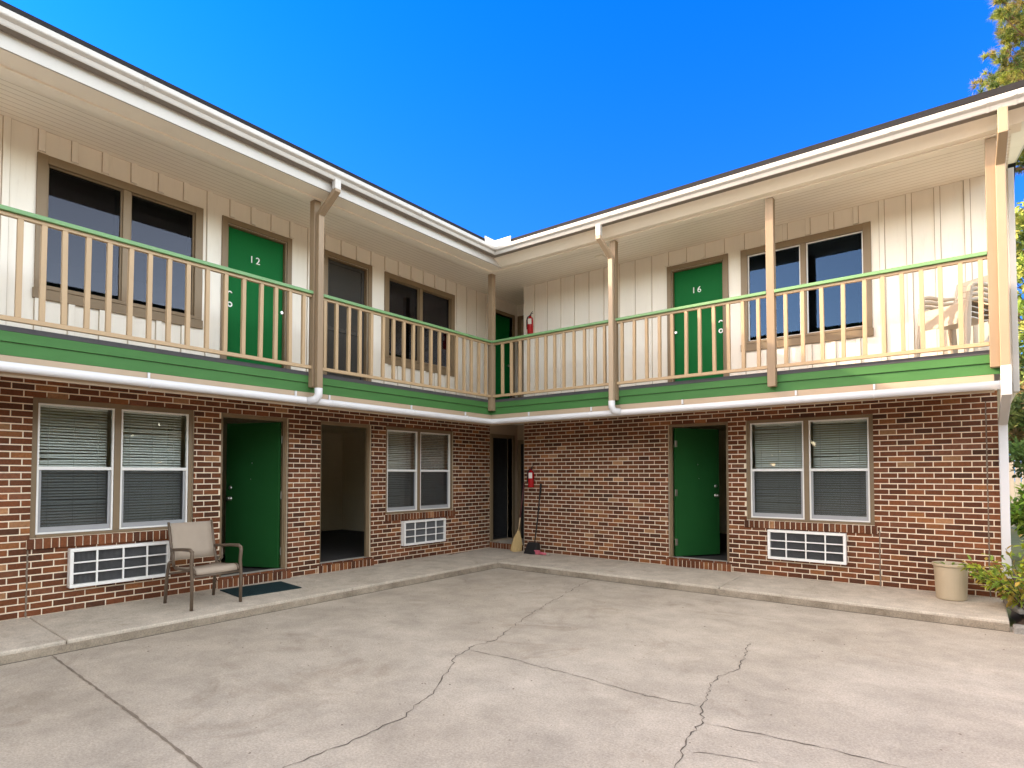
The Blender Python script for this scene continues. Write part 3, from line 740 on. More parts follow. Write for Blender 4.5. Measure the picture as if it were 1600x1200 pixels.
# railings: bottom rail with top rail and balusters
def railing(F, d, u0, u1, bal):
    mb = MB(); F.box(mb, u0, u1, 2.682, 2.722, d - 0.022, d + 0.022)
    r = mb.build('railing', M['rail'], ROOT, 0.003)
    mb = MB(); F.box(mb, u0, u1, 3.592, 3.630, d - 0.05, d + 0.05); mb.build('top_rail', M['green_rail'], r, 0.005)
    mb = MB(); F.box(mb, u0, u1, 3.560, 3.5915, d - 0.02, d + 0.02); mb.build('sub_rail', M['rail'], r, 0.003)
    for u in bal:
        u += random.uniform(-0.004, 0.004); k = random.uniform(-0.006, 0.006)
        mb = MB(); w = 0.0205
        P = [F.p(u + sx * w, 2.7222, d + sy * w) for sx, sy in ((-1, -1), (1, -1), (1, 1), (-1, 1))] + [F.p(u + k + sx * w, 3.5598, d + sy * w) for sx, sy in ((-1, -1), (1, -1), (1, 1), (-1, 1))]
        mb.add(P, [(0, 1, 2, 3), (4, 5, 6, 7), (0, 1, 5, 4), (1, 2, 6, 5), (2, 3, 7, 6), (3, 0, 4, 7)])
        mb.build('baluster', M['rail'], r, 0.003)
    return r
railing(FL, POST_X, -7.833, -4.587, [-7.74, -7.56, -7.377, -7.22, -7.06, -6.89, -6.72, -6.545, -6.374, -6.20, -6.018, -5.828, -5.634, -5.431, -5.235, -5.05, -4.868, -4.69])
railing(FL, POST_X, -4.493, -1.203, [-4.40, -4.226, -4.04, -3.859, -3.669, -3.474, -3.284, -3.098, -2.922, -2.744, -2.566, -2.385, -2.199, -2.018, -1.838, -1.665, -1.49, -1.312])
railing(FR, 1.156, 1.063, 3.268, [1.257, 1.437, 1.612, 1.786, 1.95, 2.116, 2.287, 2.458, 2.640, 2.824, 3.0, 3.162])
railing(FR, 1.156, 3.362, 5.403, [3.442, 3.624, 3.818, 4.006, 4.19, 4.38, 4.564, 4.749, 4.932, 5.116, 5.301])
railing(FR, 1.156, 5.497, 7.498, [5.61, 5.80, 6.005, 6.217, 6.425, 6.61, 6.785, 6.953, 7.116, 7.28, 7.437])

# ---- windows
def lower_window(F, h, mull, flip):
    u0, u1, v0, v1 = h
    mb = MB(); d0, d1 = -0.115, -0.028
    jw, hw = 0.05, 0.066
    F.box(mb, u0 + .001, u0 + jw, v0, v1 - .001, d0, d1); F.box(mb, u1 - jw, u1 - .001, v0, v1 - .001, d0, d1)
    F.box(mb, u0 + jw, u1 - jw, v1 - hw, v1 - .001, d0, d1 - .002); F.box(mb, u0 + jw, u1 - jw, v0, v0 + 0.032, d0, d1 + .012)
    m0, m1 = mull
    F.box(mb, m0, m1, v0 + 0.032, v1 - hw, d0, d1 - .001)
    w = mb.build('window', M['brown'], ROOT, 0.004)
    for (a, b) in ((u0 + jw, m0), (m1, u1 - jw)):
        z0, z1 = v0 + 0.033, v1 - hw - .001; zm = 1.462; t = 0.017
        a += 0.002; b -= 0.002
        mb = MB()
        F.box(mb, a, a + t, z0, z1, -0.075, -0.036); F.box(mb, b - t, b, z0, z1, -0.075, -0.036)
        F.box(mb, a + t, b - t, z1 - t, z1, -0.075, -0.0365); F.box(mb, a + t, b - t, z0, z0 + t, -0.075, -0.0365)
        F.box(mb, a + t, b - t, zm - .017, zm + .017, -0.070, -0.040)
        mb.build('sash_frame', M['alu'], w, 0.002)
        mb = MB()
        s = 0.026
        F.box(mb, a + t, a + t + s, z0 + t, zm - .018, -0.085, -0.060); F.box(mb, b - t - s, b - t, z0 + t, zm - .018, -0.085, -0.060)
        F.box(mb, a + t + s, b - t - s, z0 + t, z0 + t + .052, -0.085, -0.0605)
        mb.build('lower_sash', M['alu_grey'], w, 0.002)
        mb = MB()
        F.box(mb, a + t, b - t, zm + .017, z1 - t, -0.060, -0.056); mb.build('pane', M['glass'], w)
        mb = MB()
        F.box(mb, a + t + s, b - t - s, z0 + t + .052, zm - .018, -0.076, -0.072); mb.build('pane', M['glass'], w)
        mb = MB(); e = -0.066
        mb.add([F.p(a + t + s, z0 + t + .05, e), F.p(b - t - s, z0 + t + .05, e), F.p(b - t - s, zm - .018, e), F.p(a + t + s, zm - .018, e)], [(0, 1, 2, 3)])
        mb.build('insect_screen', M['screen'], w)
        # blind
        mb = MB(); z = z0 + 0.05; dd = -0.165
        lo, hi = a + 0.03, b - 0.03
        tilt = random.uniform(0.58, 0.68)
        while z < z1 - 0.02:
            r1 = random.uniform(-.0025, .0025); r2 = random.uniform(-.0025, .0025)
            if random.random() < 0.12: r1 += random.uniform(-.016, .006)
            if random.random() < 0.07: r2 += random.uniform(-.012, .004)
            c, s_ = math.cos(tilt) * 0.0165, math.sin(tilt) * 0.0165
            mid = (lo + hi) / 2 + random.uniform(-.15, .15); r3 = (r1 + r2) / 2 + random.uniform(-.002, .002)
            mb.add([F.p(lo, z - s_ + r1, dd + c), F.p(mid, z - s_ + r3, dd + c), F.p(hi, z - s_ + r2, dd + c), F.p(lo, z + s_ + r1, dd - c), F.p(mid, z + s_ + r3, dd - c), F.p(hi, z + s_ + r2, dd - c)],
                   [(0, 1, 4, 3), (1, 2, 5, 4)], 0)
            z += 0.0305
        for k in (0.14, 0.5, 0.86):
            u = lo + (hi - lo) * k
            F.box(mb, u - .002, u + .002, z0 + .03, z1 - .02, dd + .020, dd + .022, 1)
        F.box(mb, lo, hi, z1 - 0.03, z1 - .005, dd - .02, dd + .015, 0)
        mb.build('blind', [M['blind'], M['cord']], w, recalc=False)
    rowlock(F, u0 - 0.03, u1 + 0.03, v0 - 0.105, v0 - 0.004, -0.05, 0.024, 'sill', w)
    return w
lower_window(FL, W1, (-6.307, -6.244), False)
lower_window(FL, W2, (-1.848, -1.786), False)
lower_window(FR, W6, (5.539, 5.602), True)

def upper_window(F, h, mull, edge):
    u0, u1, v0, v1 = h
    cw = 0.078
    mb = MB()
    F.box(mb, u0 - cw, u0 + .012, v0 - .02, v1 + cw, -0.10, 0.017); F.box(mb, u1 - .012, u1 + cw, v0 - .02, v1 + cw, -0.10, 0.017)
    F.box(mb, u0 + .012, u1 - .012, v1 - .01, v1 + cw - .002, -0.10, 0.015)
    F.box(mb, u0 - cw - .012, u1 + cw + .012, v0 - .125, v0 - .0205, -0.005, 0.020)
    F.box(mb, u0 + .012, u1 - .012, v0 - .02, v0 + .016, -0.10, 0.028)
    m0, m1 = mull
    F.box(mb, m0, m1, v0 + .016, v1 - .01, -0.10, 0.006)
    w = mb.build('window', M['brown'], ROOT, 0.004)
    for (a, b) in ((u0 + .012, m0), (m1, u1 - .012)):
        mb = MB(); t = 0.016; z0, z1 = v0 + .016, v1 - .01
        F.box(mb, a, a + t, z0, z1, -0.07, -0.02); F.box(mb, b - t, b, z0, z1, -0.07, -0.02)
        F.box(mb, a + t, b - t, z1 - t, z1, -0.07, -0.0205); F.box(mb, a + t, b - t, z0, z0 + t, -0.07, -0.0205)
        mb.build('sash_frame', edge, w, 0.002)
        mb = MB(); F.box(mb, a + t, b - t, z0 + t, z1 - t, -0.045, -0.040); mb.build('pane', M['glass_dark'] if F.left else M['glass_sky'], w)
        mb = MB(); e = -0.058
        F.box(mb, b - t - .05, b - t, z0 + t, z1 - t, -0.065, -0.050); mb.build('sash_stile', M['dark'], w)
        mb = MB(); e = -0.12
        mb.add([F.p(a, z0, e), F.p(b, z0, e), F.p(b, z1, e), F.p(a, z1, e)], [(0, 1, 2, 3)])
        mb.build('insect_screen', M['screen_dark'], w)
    return w
upper_window(FL, W3, (-6.282, -6.206), M['brown'])
upper_window(FL, W4, (-1.852, -1.778), M['brown'])
upper_window(FR, W5, (5.540, 5.612), M['alu'])

# ---- doors
def knob(mb, x, z, s, r=0.027):
    """knob on a leaf in its local frame, standing off the face on side s"""
    for i in range(2):
        pass
    n = 14
    prof = [(0.031, 0.0), (0.031, 0.006), (0.012, 0.010), (0.012, 0.026), (r, 0.036), (r, 0.052), (0.014, 0.062), (0.0, 0.063)]
    vs = []; fs = []
    for (rr, h) in prof:
        for k in range(n):
            a = 2 * PI * k / n
            vs.append((x + rr * math.cos(a), s * (0.022 + h), z + rr * math.sin(a)))
    for i in range(len(prof) - 1):
        for k in range(n): fs.append((i * n + k, i * n + (k + 1) % n, (i + 1) * n + (k + 1) % n, (i + 1) * n + k))
    mb.add(vs, fs)
def bolt(mb, x, z, s):
    n = 14; vs = []; fs = []
    prof = [(0.027, 0.0), (0.027, 0.008), (0.018, 0.016), (0.0, 0.017)]
    for (rr, h) in prof:
        for k in range(n):
            a = 2 * PI * k / n; vs.append((x + rr * math.cos(a), s * (0.022 + h), z + rr * math.sin(a)))
    for i in range(len(prof) - 1):
        for k in range(n): fs.append((i * n + k, i * n + (k + 1) % n, (i + 1) * n + (k + 1) % n, (i + 1) * n + k))
    mb.add(vs, fs)

def leaf(hinge, ang, W, H, panels=False, label=None, smooth=False):
    mb = MB(); mb.box(0.0, W, -0.022, 0.022, 0.0, H)
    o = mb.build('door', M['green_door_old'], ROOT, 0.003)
    o.location = hinge; o.rotation_euler = (0, 0, ang)
    if label: o['label'] = label
    mb = MB()
    for s in (-1, 1): knob(mb, W - 0.07, 0.93, s); bolt(mb, W - 0.07, 1.08, s)
    mb.build('handle', M['steel'], o, smooth=True)
    mb = MB(); n_ = 10
    for (xx, zz, rr) in ((W / 2, 1.42, 0.011), (W / 2 + .02, 1.20, 0.007)):
        for s in (-1, 1): mb.add([(xx + rr * math.cos(2 * PI * k / n_), s * 0.0255, zz + rr * math.sin(2 * PI * k / n_)) for k in range(n_)], [tuple(range(n_))])
    mb.build('peephole', M['steel'], o, recalc=False)
    for z in (0.22, 0.98, 1.74):
        mb = MB(); mb.box(-0.012, 0.03, -0.0275, -0.0225, z - 0.05, z + 0.05); mb.tube([(-0.008, -0.026, z - .052), (-0.008, -0.026, z + .052)], 0.007, 8)
        mb.build('hinge', M['steel'], o)
    if panels:
        mb = MB()
        for (x0, x1, z0, z1) in ((0.14, 0.37, 0.25, 0.82), (0.47, 0.70, 0.25, 0.82), (0.14, 0.37, 1.0, 1.62), (0.47, 0.70, 1.0, 1.62)):
            for s in (-1, 1):
                mb.box(x0, x1, s * 0.0222, s * 0.0262, z0, z1)
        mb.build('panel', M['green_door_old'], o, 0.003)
    return o

def lower_doorway(F, h, step=True):
    u0, u1, v0, v1 = h
    mb = MB(); jw = 0.036; d0, d1 = -0.125, -0.045
    for (a, b) in ((u0 + .001, u0 + jw), (u1 - jw, u1 - .001)):
        F.box(mb, a, b, v0 + .02, v1 - .001, d0, d1)
    F.box(mb, u0 + jw, u1 - jw, v1 - .052, v1 - .001, d0, d1 - .002)
    # stop bead proud of the jamb
    F.box(mb, u0 + jw, u0 + jw + .014, v0 + .02, v1 - .052, -0.075, -0.055); F.box(mb, u1 - jw - .014, u1 - jw, v0 + .02, v1 - .052, -0.075, -0.055)
    f = mb.build('door_frame', M['brown'], ROOT, 0.003)
    mb = MB(); F.box(mb, u0 + .001, u1 - .001, v0 - 0.06, v0 + .019, -0.16, -0.012); mb.build('threshold', M['thresh'], f, 0.004)
    rowlock(F, u0 - 0.035, u1 + 0.035, -0.03, v0 - .001, -0.011, 0.036, 'doorstep', f)
    return f
lower_doorway(FL, D1); lower_doorway(FL, D2); lower_doorway(FR, D6)
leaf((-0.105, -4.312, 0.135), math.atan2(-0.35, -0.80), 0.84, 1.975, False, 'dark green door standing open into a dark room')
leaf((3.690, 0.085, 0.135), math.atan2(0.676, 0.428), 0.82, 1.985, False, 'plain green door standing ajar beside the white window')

def txt(s, size, parent, mat, name='number'):
    cu = bpy.data.curves.new('digits', 'FONT'); cu.body = s; cu.size = size; cu.extrude = 0.003; cu.align_x = 'CENTER'; cu.space_character = 1.35
    t = bpy.data.objects.new('digits', cu); COL.objects.link(t)
    dg = bpy.context.evaluated_depsgraph_get(); dg.update()
    me = bpy.data.meshes.new_from_object(t.evaluated_get(dg))
    bpy.data.objects.remove(t); 
    me.materials.clear(); me.materials.append(mat)
    o = bpy.data.objects.new(name, me); COL.objects.link(o); o.parent = parent
    return o

def ring(mb, F, u, v, d, r0, r1, t=0.006, a0=0.0, a1=2 * PI, n=20):
    vs = []; fs = []
    for k in range(n + 1):
        a = a0 + (a1 - a0) * k / n
        for (r, dd) in ((r0, d), (r1, d), (r1, d + t), (r0, d + t)):
            vs.append(F.p(u + r * math.cos(a), v + r * math.sin(a), dd))
    for k in range(n):
        for j in range(4): fs.append((k * 4 + j, k * 4 + (j + 1) % 4, (k + 1) * 4 + (j + 1) % 4, (k + 1) * 4 + j))
    mb.add(vs, fs)

def upper_doorway(F, h, casing=0.072):
    u0, u1, v0, v1 = h
    mb = MB()
    F.box(mb, u0 - casing, u0 - .001, v0 + .001, v1 + casing, -0.005, 0.017); F.box(mb, u1 + .001, u1 + casing, v0 + .001, v1 + casing, -0.005, 0.017)
    F.box(mb, u0 - .001, u1 + .001, v1 + .001, v1 + casing - .002, -0.005, 0.015)
    F.box(mb, u0 - .0005, u0 + .018, v0 + .001, v1, -0.12, -0.006); F.box(mb, u1 - .018, u1 + .0005, v0 + .001, v1, -0.12, -0.006)
    F.box(mb, u0 + .018, u1 - .018, v1 - .018, v1 + .0005, -0.12, -0.006)
    f = mb.build('door_frame', M['brown'], ROOT, 0.003)
    mb = MB(); F.box(mb, u0, u1, v0 + .0005, v0 + .03, -0.12, 0.03); mb.build('threshold', M['thresh'], f, 0.003)
    return f
def closed_door(F, h, number, cu, lock_u, other_u):
    u0, u1, v0, v1 = h
    upper_doorway(F, h)
    mb = MB(); F.box(mb, u0 + .020, u1 - .020, v0 + .032, v1 - .020, -0.100, -0.056)
    d = mb.build('door', M['green_door'], ROOT, 0.003)
    d['label'] = 'closed green door with white number %s' % number
    t = txt(number, 0.128, d, M['numeral'])
    t.rotation_euler = (R(90), 0, R(90) if F.left else 0)
    t.location = F.p(cu, 4.172, -0.052)
    mb = MB(); ring(mb, F, lock_u, 3.53 if not F.left else 3.56, -0.056, 0.018, 0.034); ring(mb, F, lock_u, 3.66 if not F.left else 3.70, -0.056, 0.018, 0.032, 0.006, R(20), R(190))
    mb.build('lock_plate', M['numeral'], d)
    mb = MB(); 
    c = F.p(other_u, 3.60, -0.056)
    ring(mb, F, other_u, 3.60, -0.056, 0.0, 0.02, 0.03); mb.build('knob', M['steel'], d)
    return d
closed_door(FL, D3, '12', -4.735, -5.058, -4.355)
closed_door(FR, D5, '16', 4.075, 4.437, 3.75)
f4 = upper_doorway(FL, D4)
mb = MB(); u0, u1, v0, v1 = D4; e = -0.075
for (a, b, c, g) in ((u0 + .019, u0 + .07, v0 + .035, v1 - .02), (u1 - .07, u1 - .019, v0 + .035, v1 - .02), (u0 + .07, u1 - .07, v1 - .07, v1 - .02), (u0 + .07, u1 - .07, v0 + .035, v0 + .20), (u0 + .07, u1 - .07, 3.52, 3.57)):
    FL.box(mb, a, b, c, g, e - .012, e + .012)
sdoor = mb.build('screen_door', M['dark_frame'], ROOT, 0.003); sdoor['label'] = 'dark grey screen door in the opening beside door 12'
mb = MB(); mb.add([FL.p(u0 + .06, v0 + .15, e), FL.p(u1 - .06, v0 + .15, e), FL.p(u1 - .06, v1 - .06, e), FL.p(u0 + .06, v1 - .06, e)], [(0, 1, 2, 3)]); mb.build('insect_screen', M['screen_door'], sdoor)

# ---- recess between the two wings: doors on both floors
def recess(z0, z1, lower):
    mb = MB(); hd = (0.085, 0.70, z0 + (0.02 if lower else 0.0), z0 + (2.02 if lower else 1.93))
    holed(mb, FL, 0.001, 0.90, z0 - 0.2, z1, [hd], -0.12, -0.0005)
    mb.box(-0.12, 0.82, 0.88, 0.98, z0 - 0.2, z1)
    mb.box(0.8205, 0.829, 0.0065 if lower else 0.001, 0.88, z0 - 0.2, z1)
    w = mb.build('recess_wall', M['fascia_tan'] if lower else M['siding'], ROOT)
    mb = MB(); u0, u1, v0, v1 = hd
    FL.box(mb, u0 - .075, u0, v0, v1 + .07, -0.11, 0.016); FL.box(mb, u1, u1 + .075, v0, v1 + .07, -0.11, 0.016); FL.box(mb, u0, u1, v1, v1 + .068, -0.11, 0.015)
    # casing of the end door
    mb.box(0.015, 0.10, 0.862, 0.8795, z0, z0 + 2.0); mb.box(0.74, 0.815, 0.862, 0.8795, z0, z0 + 2.0); mb.box(0.10, 0.74, 0.862, 0.8795, z0 + 1.92, z0 + 1.998)
    f = mb.build('door_frame', M['brown'], ROOT, 0.003)
    mb = MB()
    if lower: mb.box(-1.05, -0.45, u1 - .05, u1 - .008, v0 + .01, v1 - .006)
    else: FL.box(mb, u0 + .002, u1 - .002, v0 + .005, v1 - .002, -0.10, -0.058)
    if not lower:
        d = mb.build('door', M['green_door'], ROOT, 0.003); d['label'] = 'green door in the dark recess at the inside corner'
    if lower:
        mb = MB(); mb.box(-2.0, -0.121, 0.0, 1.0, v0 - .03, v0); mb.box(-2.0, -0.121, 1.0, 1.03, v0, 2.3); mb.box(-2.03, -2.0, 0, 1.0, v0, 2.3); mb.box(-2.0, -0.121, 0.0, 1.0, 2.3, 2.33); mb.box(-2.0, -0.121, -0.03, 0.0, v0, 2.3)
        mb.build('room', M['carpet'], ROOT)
    else:
        mb = MB(); ring(mb, FL, u1 - .08, v0 + .95, -0.058, 0.0, 0.022, 0.04); mb.build('knob', M['steel'], d)
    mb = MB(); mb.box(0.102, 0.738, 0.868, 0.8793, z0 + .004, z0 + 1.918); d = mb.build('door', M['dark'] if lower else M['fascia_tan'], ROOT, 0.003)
recess(0.10, TOPZ, True)
recess(DECK, WALLTOP, False)
mb = MB(); mb.box(-0.0, 0.82, 0.04, 0.88, -0.1, 0.098); mb.build('recess_floor', M['walk'], ROOT)
rowlock(FR, 0.004, 0.822, -0.03, 0.099, -0.04, 0.012, 'doorstep', ROOT)
mb = MB(); mb.tube([(0.60, 0.84, 0.35), (0.60, 0.84, 2.3)], 0.02, 10); mb.build('conduit', M['white'], ROOT)

# ------------------------------------------------------------------ ground
mb = MB(); mb.box(-120, 140, -140, 160, -0.40, -0.165)
tag(mb.build('ground', M['grass']), kind='structure')
mb = MB(); mb.box(0.9, 60, -70, -0.9, -0.30, -0.13)
pave = tag(mb.build('pavement', M['pave']), kind='structure')

def ribbon(pts, w, z, name, mat, jit=0.012, step=0.05, wj=0.5):
    P = [Vector((a, b, 0)) for a, b in pts]; Q = []
    for i in range(len(P) - 1):
        n = max(1, int((P[i + 1] - P[i]).length / step))
        for k in range(n): Q.append(P[i].lerp(P[i + 1], k / n))
    Q.append(P[-1])
    mb = MB(); vs = []; fs = []
    for i, q in enumerate(Q):
        t = (Q[min(i + 1, len(Q) - 1)] - Q[max(i - 1, 0)]).normalized(); nn = Vector((-t.y, t.x, 0))
        c = q + nn * random.uniform(-jit, jit)
        ww = w * (1 + random.uniform(-wj, wj)) * (0.3 if i in (0, len(Q) - 1) else 1)
        vs += [(c.x - nn.x * ww / 2, c.y - nn.y * ww / 2, z), (c.x + nn.x * ww / 2, c.y + nn.y * ww / 2, z)]
    for i in range(len(Q) - 1): fs.append((2 * i, 2 * i + 1, 2 * i + 3, 2 * i + 2))
    mb.add(vs, fs)
    o = mb.build(name, mat, pave, recalc=False)
    return o
ZC = -0.127
ribbon([(1.19, -7.13), (1.75, -7.15), (3.05, -7.19), (3.68, -7.22), (4.13, -7.24), (7.0, -7.36), (12, -7.5)], 0.014, ZC, 'pavement_joint', M['joint'], 0.004, 0.05, 0.6)
ribbon([(4.5, -7.2), (4.49, -6.97), (4.49, -6.82), (4.5, -6.6), (4.5, -6.37), (4.48, -6.15), (4.4, -5.99), (4.32, -5.72), (4.1, -5.38), (3.89, -5.03), (3.81, -4.74), (3.84, -4.46), (3.7, -4.05), (3.54, -3.61), (3.38, -3.03), (3.22, -2.37), (3.0, -1.55), (2.99, -1.2)], 0.006, ZC, 'pavement_crack', M['crack'], 0.02, 0.045, 0.8)
ribbon([(3.84, -4.85), (3.91, -4.85), (4.3, -4.81), (4.7, -4.83), (4.94, -4.83), (5.28, -4.86), (5.58, -4.88), (5.91, -4.84)], 0.0056, ZC, 'pavement_crack', M['crack'], 0.014, 0.04, 0.7)
ribbon([(5.72, -3.12), (5.8, -3.54), (5.86, -3.9), (5.81, -4.13), (5.79, -4.37), (5.88, -4.65), (5.91, -4.84), (5.99, -5.04), (6.01, -5.25), (6.03, -5.44), (6.08, -5.64), (6.08, -5.9), (6.2, -6.5)], 0.006, ZC, 'pavement_crack', M['crack'], 0.018, 0.04, 0.8)
ribbon([(6.02, -5.08), (6.19, -5.05), (6.37, -5.02), (6.6, -5.0), (6.79, -4.99), (7.02, -4.99), (7.6, -4.97)], 0.0056, ZC, 'pavement_crack', M['crack'], 0.012, 0.04, 0.7)
ribbon([(6.1, -5.50), (6.25, -5.42), (6.42, -5.40)], 0.004, ZC, 'pavement_crack', M['crack'], 0.012, 0.03, 0.7)
# small chips and grit lying on the slab
mb = MB()
for _ in range(260):
    x, y = random.uniform(1.3, 9), random.uniform(-7.5, -1.3); r = random.uniform(0.003, 0.011)
    n = 5; a0 = random.random() * 6
    vs = [(x + r * random.uniform(.6, 1.3) * math.cos(a0 + k * 2 * PI / n), y + r * random.uniform(.5, 1.2) * math.sin(a0 + k * 2 * PI / n), -0.13) for k in range(n)] + [(x, y, -0.13 + r * 0.5)]
    mb.add(vs, [(k, (k + 1) % n, n) for k in range(n)])
tag(mb.build('grit', M['joint'], recalc=False), kind='stuff', label='dark grit and leaf crumbs scattered over the concrete courtyard', cat='grit')

# raised walk along both wings, in slabs
WE, SLOPE = 1.16, 0.024
def slab(mb, x0, x1, y0, y1):
    """walk slab; top falls gently away from the walls"""
    def zt(x, y):
        d = max(0.0, min(x if x < 1.3 and y < -1.16 else 9, -y if y > -1.17 else 9))
        d = d if d < 9 else 0
        return -SLOPE * d
    vs = []
    for z in (0, 1):
        for (x, y) in ((x0, y0), (x1, y0), (x1, y1), (x0, y1)):
            vs.append((x, y, zt(x, y) if z else -0.28))
    mb.add(vs, [(0, 3, 2, 1), (4, 5, 6, 7), (0, 1, 5, 4), (1, 2, 6, 5), (2, 3, 7, 6), (3, 0, 4, 7)])
mbw = MB()
yb = [YFAR, -13.1, -10.0, -7.02, -4.05, -1.165]
for a, b in zip(yb[:-1], yb[1:]): slab(mbw, -0.02, WE, a + 0.003, b - 0.003)
xb = [-0.02, 1.165, 3.02, 4.78, 7.60]
for a, b in zip(xb[:-1], xb[1:]): slab(mbw, a + (0.003 if a > 0 else 0), b - 0.003, -WE, 0.04)
walk = tag(mbw.build('walkway', M['walk'], None, 0.016, seg=3), kind='structure')
# stained kerb face along the slabs
def kerbline(pts, nseg):
    mb = MB(); vs = []; fs = []
    pts = [Vector(p) for p in pts]
    Q = []
    for i in range(len(pts) - 1):
        n = int((pts[i + 1] - pts[i]).length / 0.06)
        for k in range(n): Q.append(pts[i].lerp(pts[i + 1], k / n))
    Q.append(pts[-1])
    return Q
mb = MB()
mb.box(WE + 0.0005, WE + 0.010, YFAR, -(WE + 0.010), -0.129, -0.058); mb.box(WE + 0.0005, 7.597, -(WE + 0.010), -(WE + 0.0005), -0.129, -0.056)
tag(mb.build('kerb_face', M['kerb'], walk, 0.004), kind='structure')
# dirt packed in the gap at the foot of the kerb
mb = MB(); mb.box(WE + 0.0105, WE + 0.020, YFAR, -(WE + 0.020), -0.2, -0.1275); mb.box(WE + 0.0105, 7.60, -(WE + 0.020), -(WE + 0.0105), -0.2, -0.1275)
tag(mb.build('kerb_joint', M['crack'], walk), kind='structure')
# planting bed past the end of the walk
mb = MB()
N = 14
for i in range(N):
    for j in range(N):
        pass
vs = [(7.62 + 3.2 * i / N, -1.12 + 4.6 * j / N, -0.11 + 0.05 * math.sin(i * 1.7 + j) * math.cos(j * 1.3) + (0.06 if 0 < i < N and 0 < j < N else -0.06)) for j in range(N + 1) for i in range(N + 1)]
fs = [(j * (N + 1) + i, j * (N + 1) + i + 1, (j + 1) * (N + 1) + i + 1, (j + 1) * (N + 1) + i) for j in range(N) for i in range(N)]
mb.add(vs, fs); tag(mb.build('planting_bed', M['soil'], recalc=False, smooth=True), kind='structure')
mb = MB(); mb.box(7.62, 12, -1.22, -1.10, -0.25, -0.055); tag(mb.build('kerb', M['block'], None, 0.02, seg=3), kind='structure')

# ------------------------------------------------------------------ air conditioners
def make_ac():
    root = empty('air_conditioner')
    Wd, Ht, Dp = 0.955, 0.40, 0.085
    mb = MB()
    x0, x1 = -Wd / 2, Wd / 2; b = 0.034
    for (a, c, e, f) in ((x0, x1, 0, b), (x0, x1, Ht - b, Ht), (x0, x0 + b, b, Ht - b), (x1 - b, x1, b, Ht - b)):
        mb.box(a, c, -Dp, 0.0, e, f)
    mb.build('housing', M['alu'], root, 0.006)
    mb = MB()
    xs = [x0 + b + 0.205, 0.0 + 0.005, x1 - b - 0.205]
    for x in xs: mb.box(x - 0.009, x + 0.009, -Dp + 0.002, -Dp + 0.020, b, Ht - b)
    cuts = [x0 + b] + xs + [x1 - b]
    for z in (b + (Ht - 2 * b) / 3, b + 2 * (Ht - 2 * b) / 3):
        for p, q in zip(cuts[:-1], cuts[1:]):
            mb.box(p + (0.009 if p in xs else 0), q - (0.009 if q in xs else 0), -Dp + 0.004, -Dp + 0.019, z - 0.008, z + 0.008)
    mb.build('grille', M['alu'], root, 0.003)
    mb = MB(); mb.box(x0 + b, x1 - b, -0.03, -0.022, b, Ht - b, 0)
    x = x0 + b + 0.004
    while x < x1 - b:
        mb.box(x, x + 0.002, -0.048, -0.03, b, Ht - b, 1); x += 0.011
    mb.build('coil', [M['dark'], M['coil'], M['alu']], root)
    return root
ac = make_ac()
G = 'white wall air conditioner grilles'
ac.location = (5.565, -0.0, 0.238)
tag(ac, 'white air conditioner grille in brick wall nearest the tan planter pot', 'air conditioner', G)
a2 = copy_tree(ac); a2.location = (0, -6.24, 0.238); a2.rotation_euler = (0, 0, R(90))
tag(a2, 'white air conditioner grille in brick wall beside the patio chair', 'air conditioner', G)
a3 = copy_tree(ac); a3.location = (0, -1.755, 0.24); a3.rotation_euler = (0, 0, R(90))
tag(a3, 'white air conditioner grille in brick wall under the window nearest the inside corner', 'air conditioner', G)

# ------------------------------------------------------------------ patio chair
def strip(mb, rows, th=0.004, mi=0):
    """thin curved sheet; rows of points"""
    n = len(rows[0]); m = len(rows)
    vs = [p for r in rows for p in r]
    # offset copy along local normals
    off = []
    for i in range(m):
        for j in range(n):
            a = Vector(rows[min(i + 1, m - 1)][j]) - Vector(rows[max(i - 1, 0)][j]); b = Vector(rows[i][min(j + 1, n - 1)]) - Vector(rows[i][max(j - 1, 0)])
            nn = a.cross(b).normalized() * th; off.append(tuple(Vector(rows[i][j]) + nn))
    o = len(vs); fs = []
    for i in range(m - 1):
        for j in range(n - 1):
            q = (i * n + j, i * n + j + 1, (i + 1) * n + j + 1, (i + 1) * n + j); fs.append(q); fs.append(tuple(o + k for k in reversed(q)))
    bd = [j for j in range(n)] + [i * n + n - 1 for i in range(1, m)] + [(m - 1) * n + j for j in range(n - 2, -1, -1)] + [i * n for i in range(m - 2, 0, -1)]
    for k in range(len(bd)):
        a, b = bd[k], bd[(k + 1) % len(bd)]; fs.append((a, b, o + b, o + a))
    mb.add(vs + off, fs, mi)

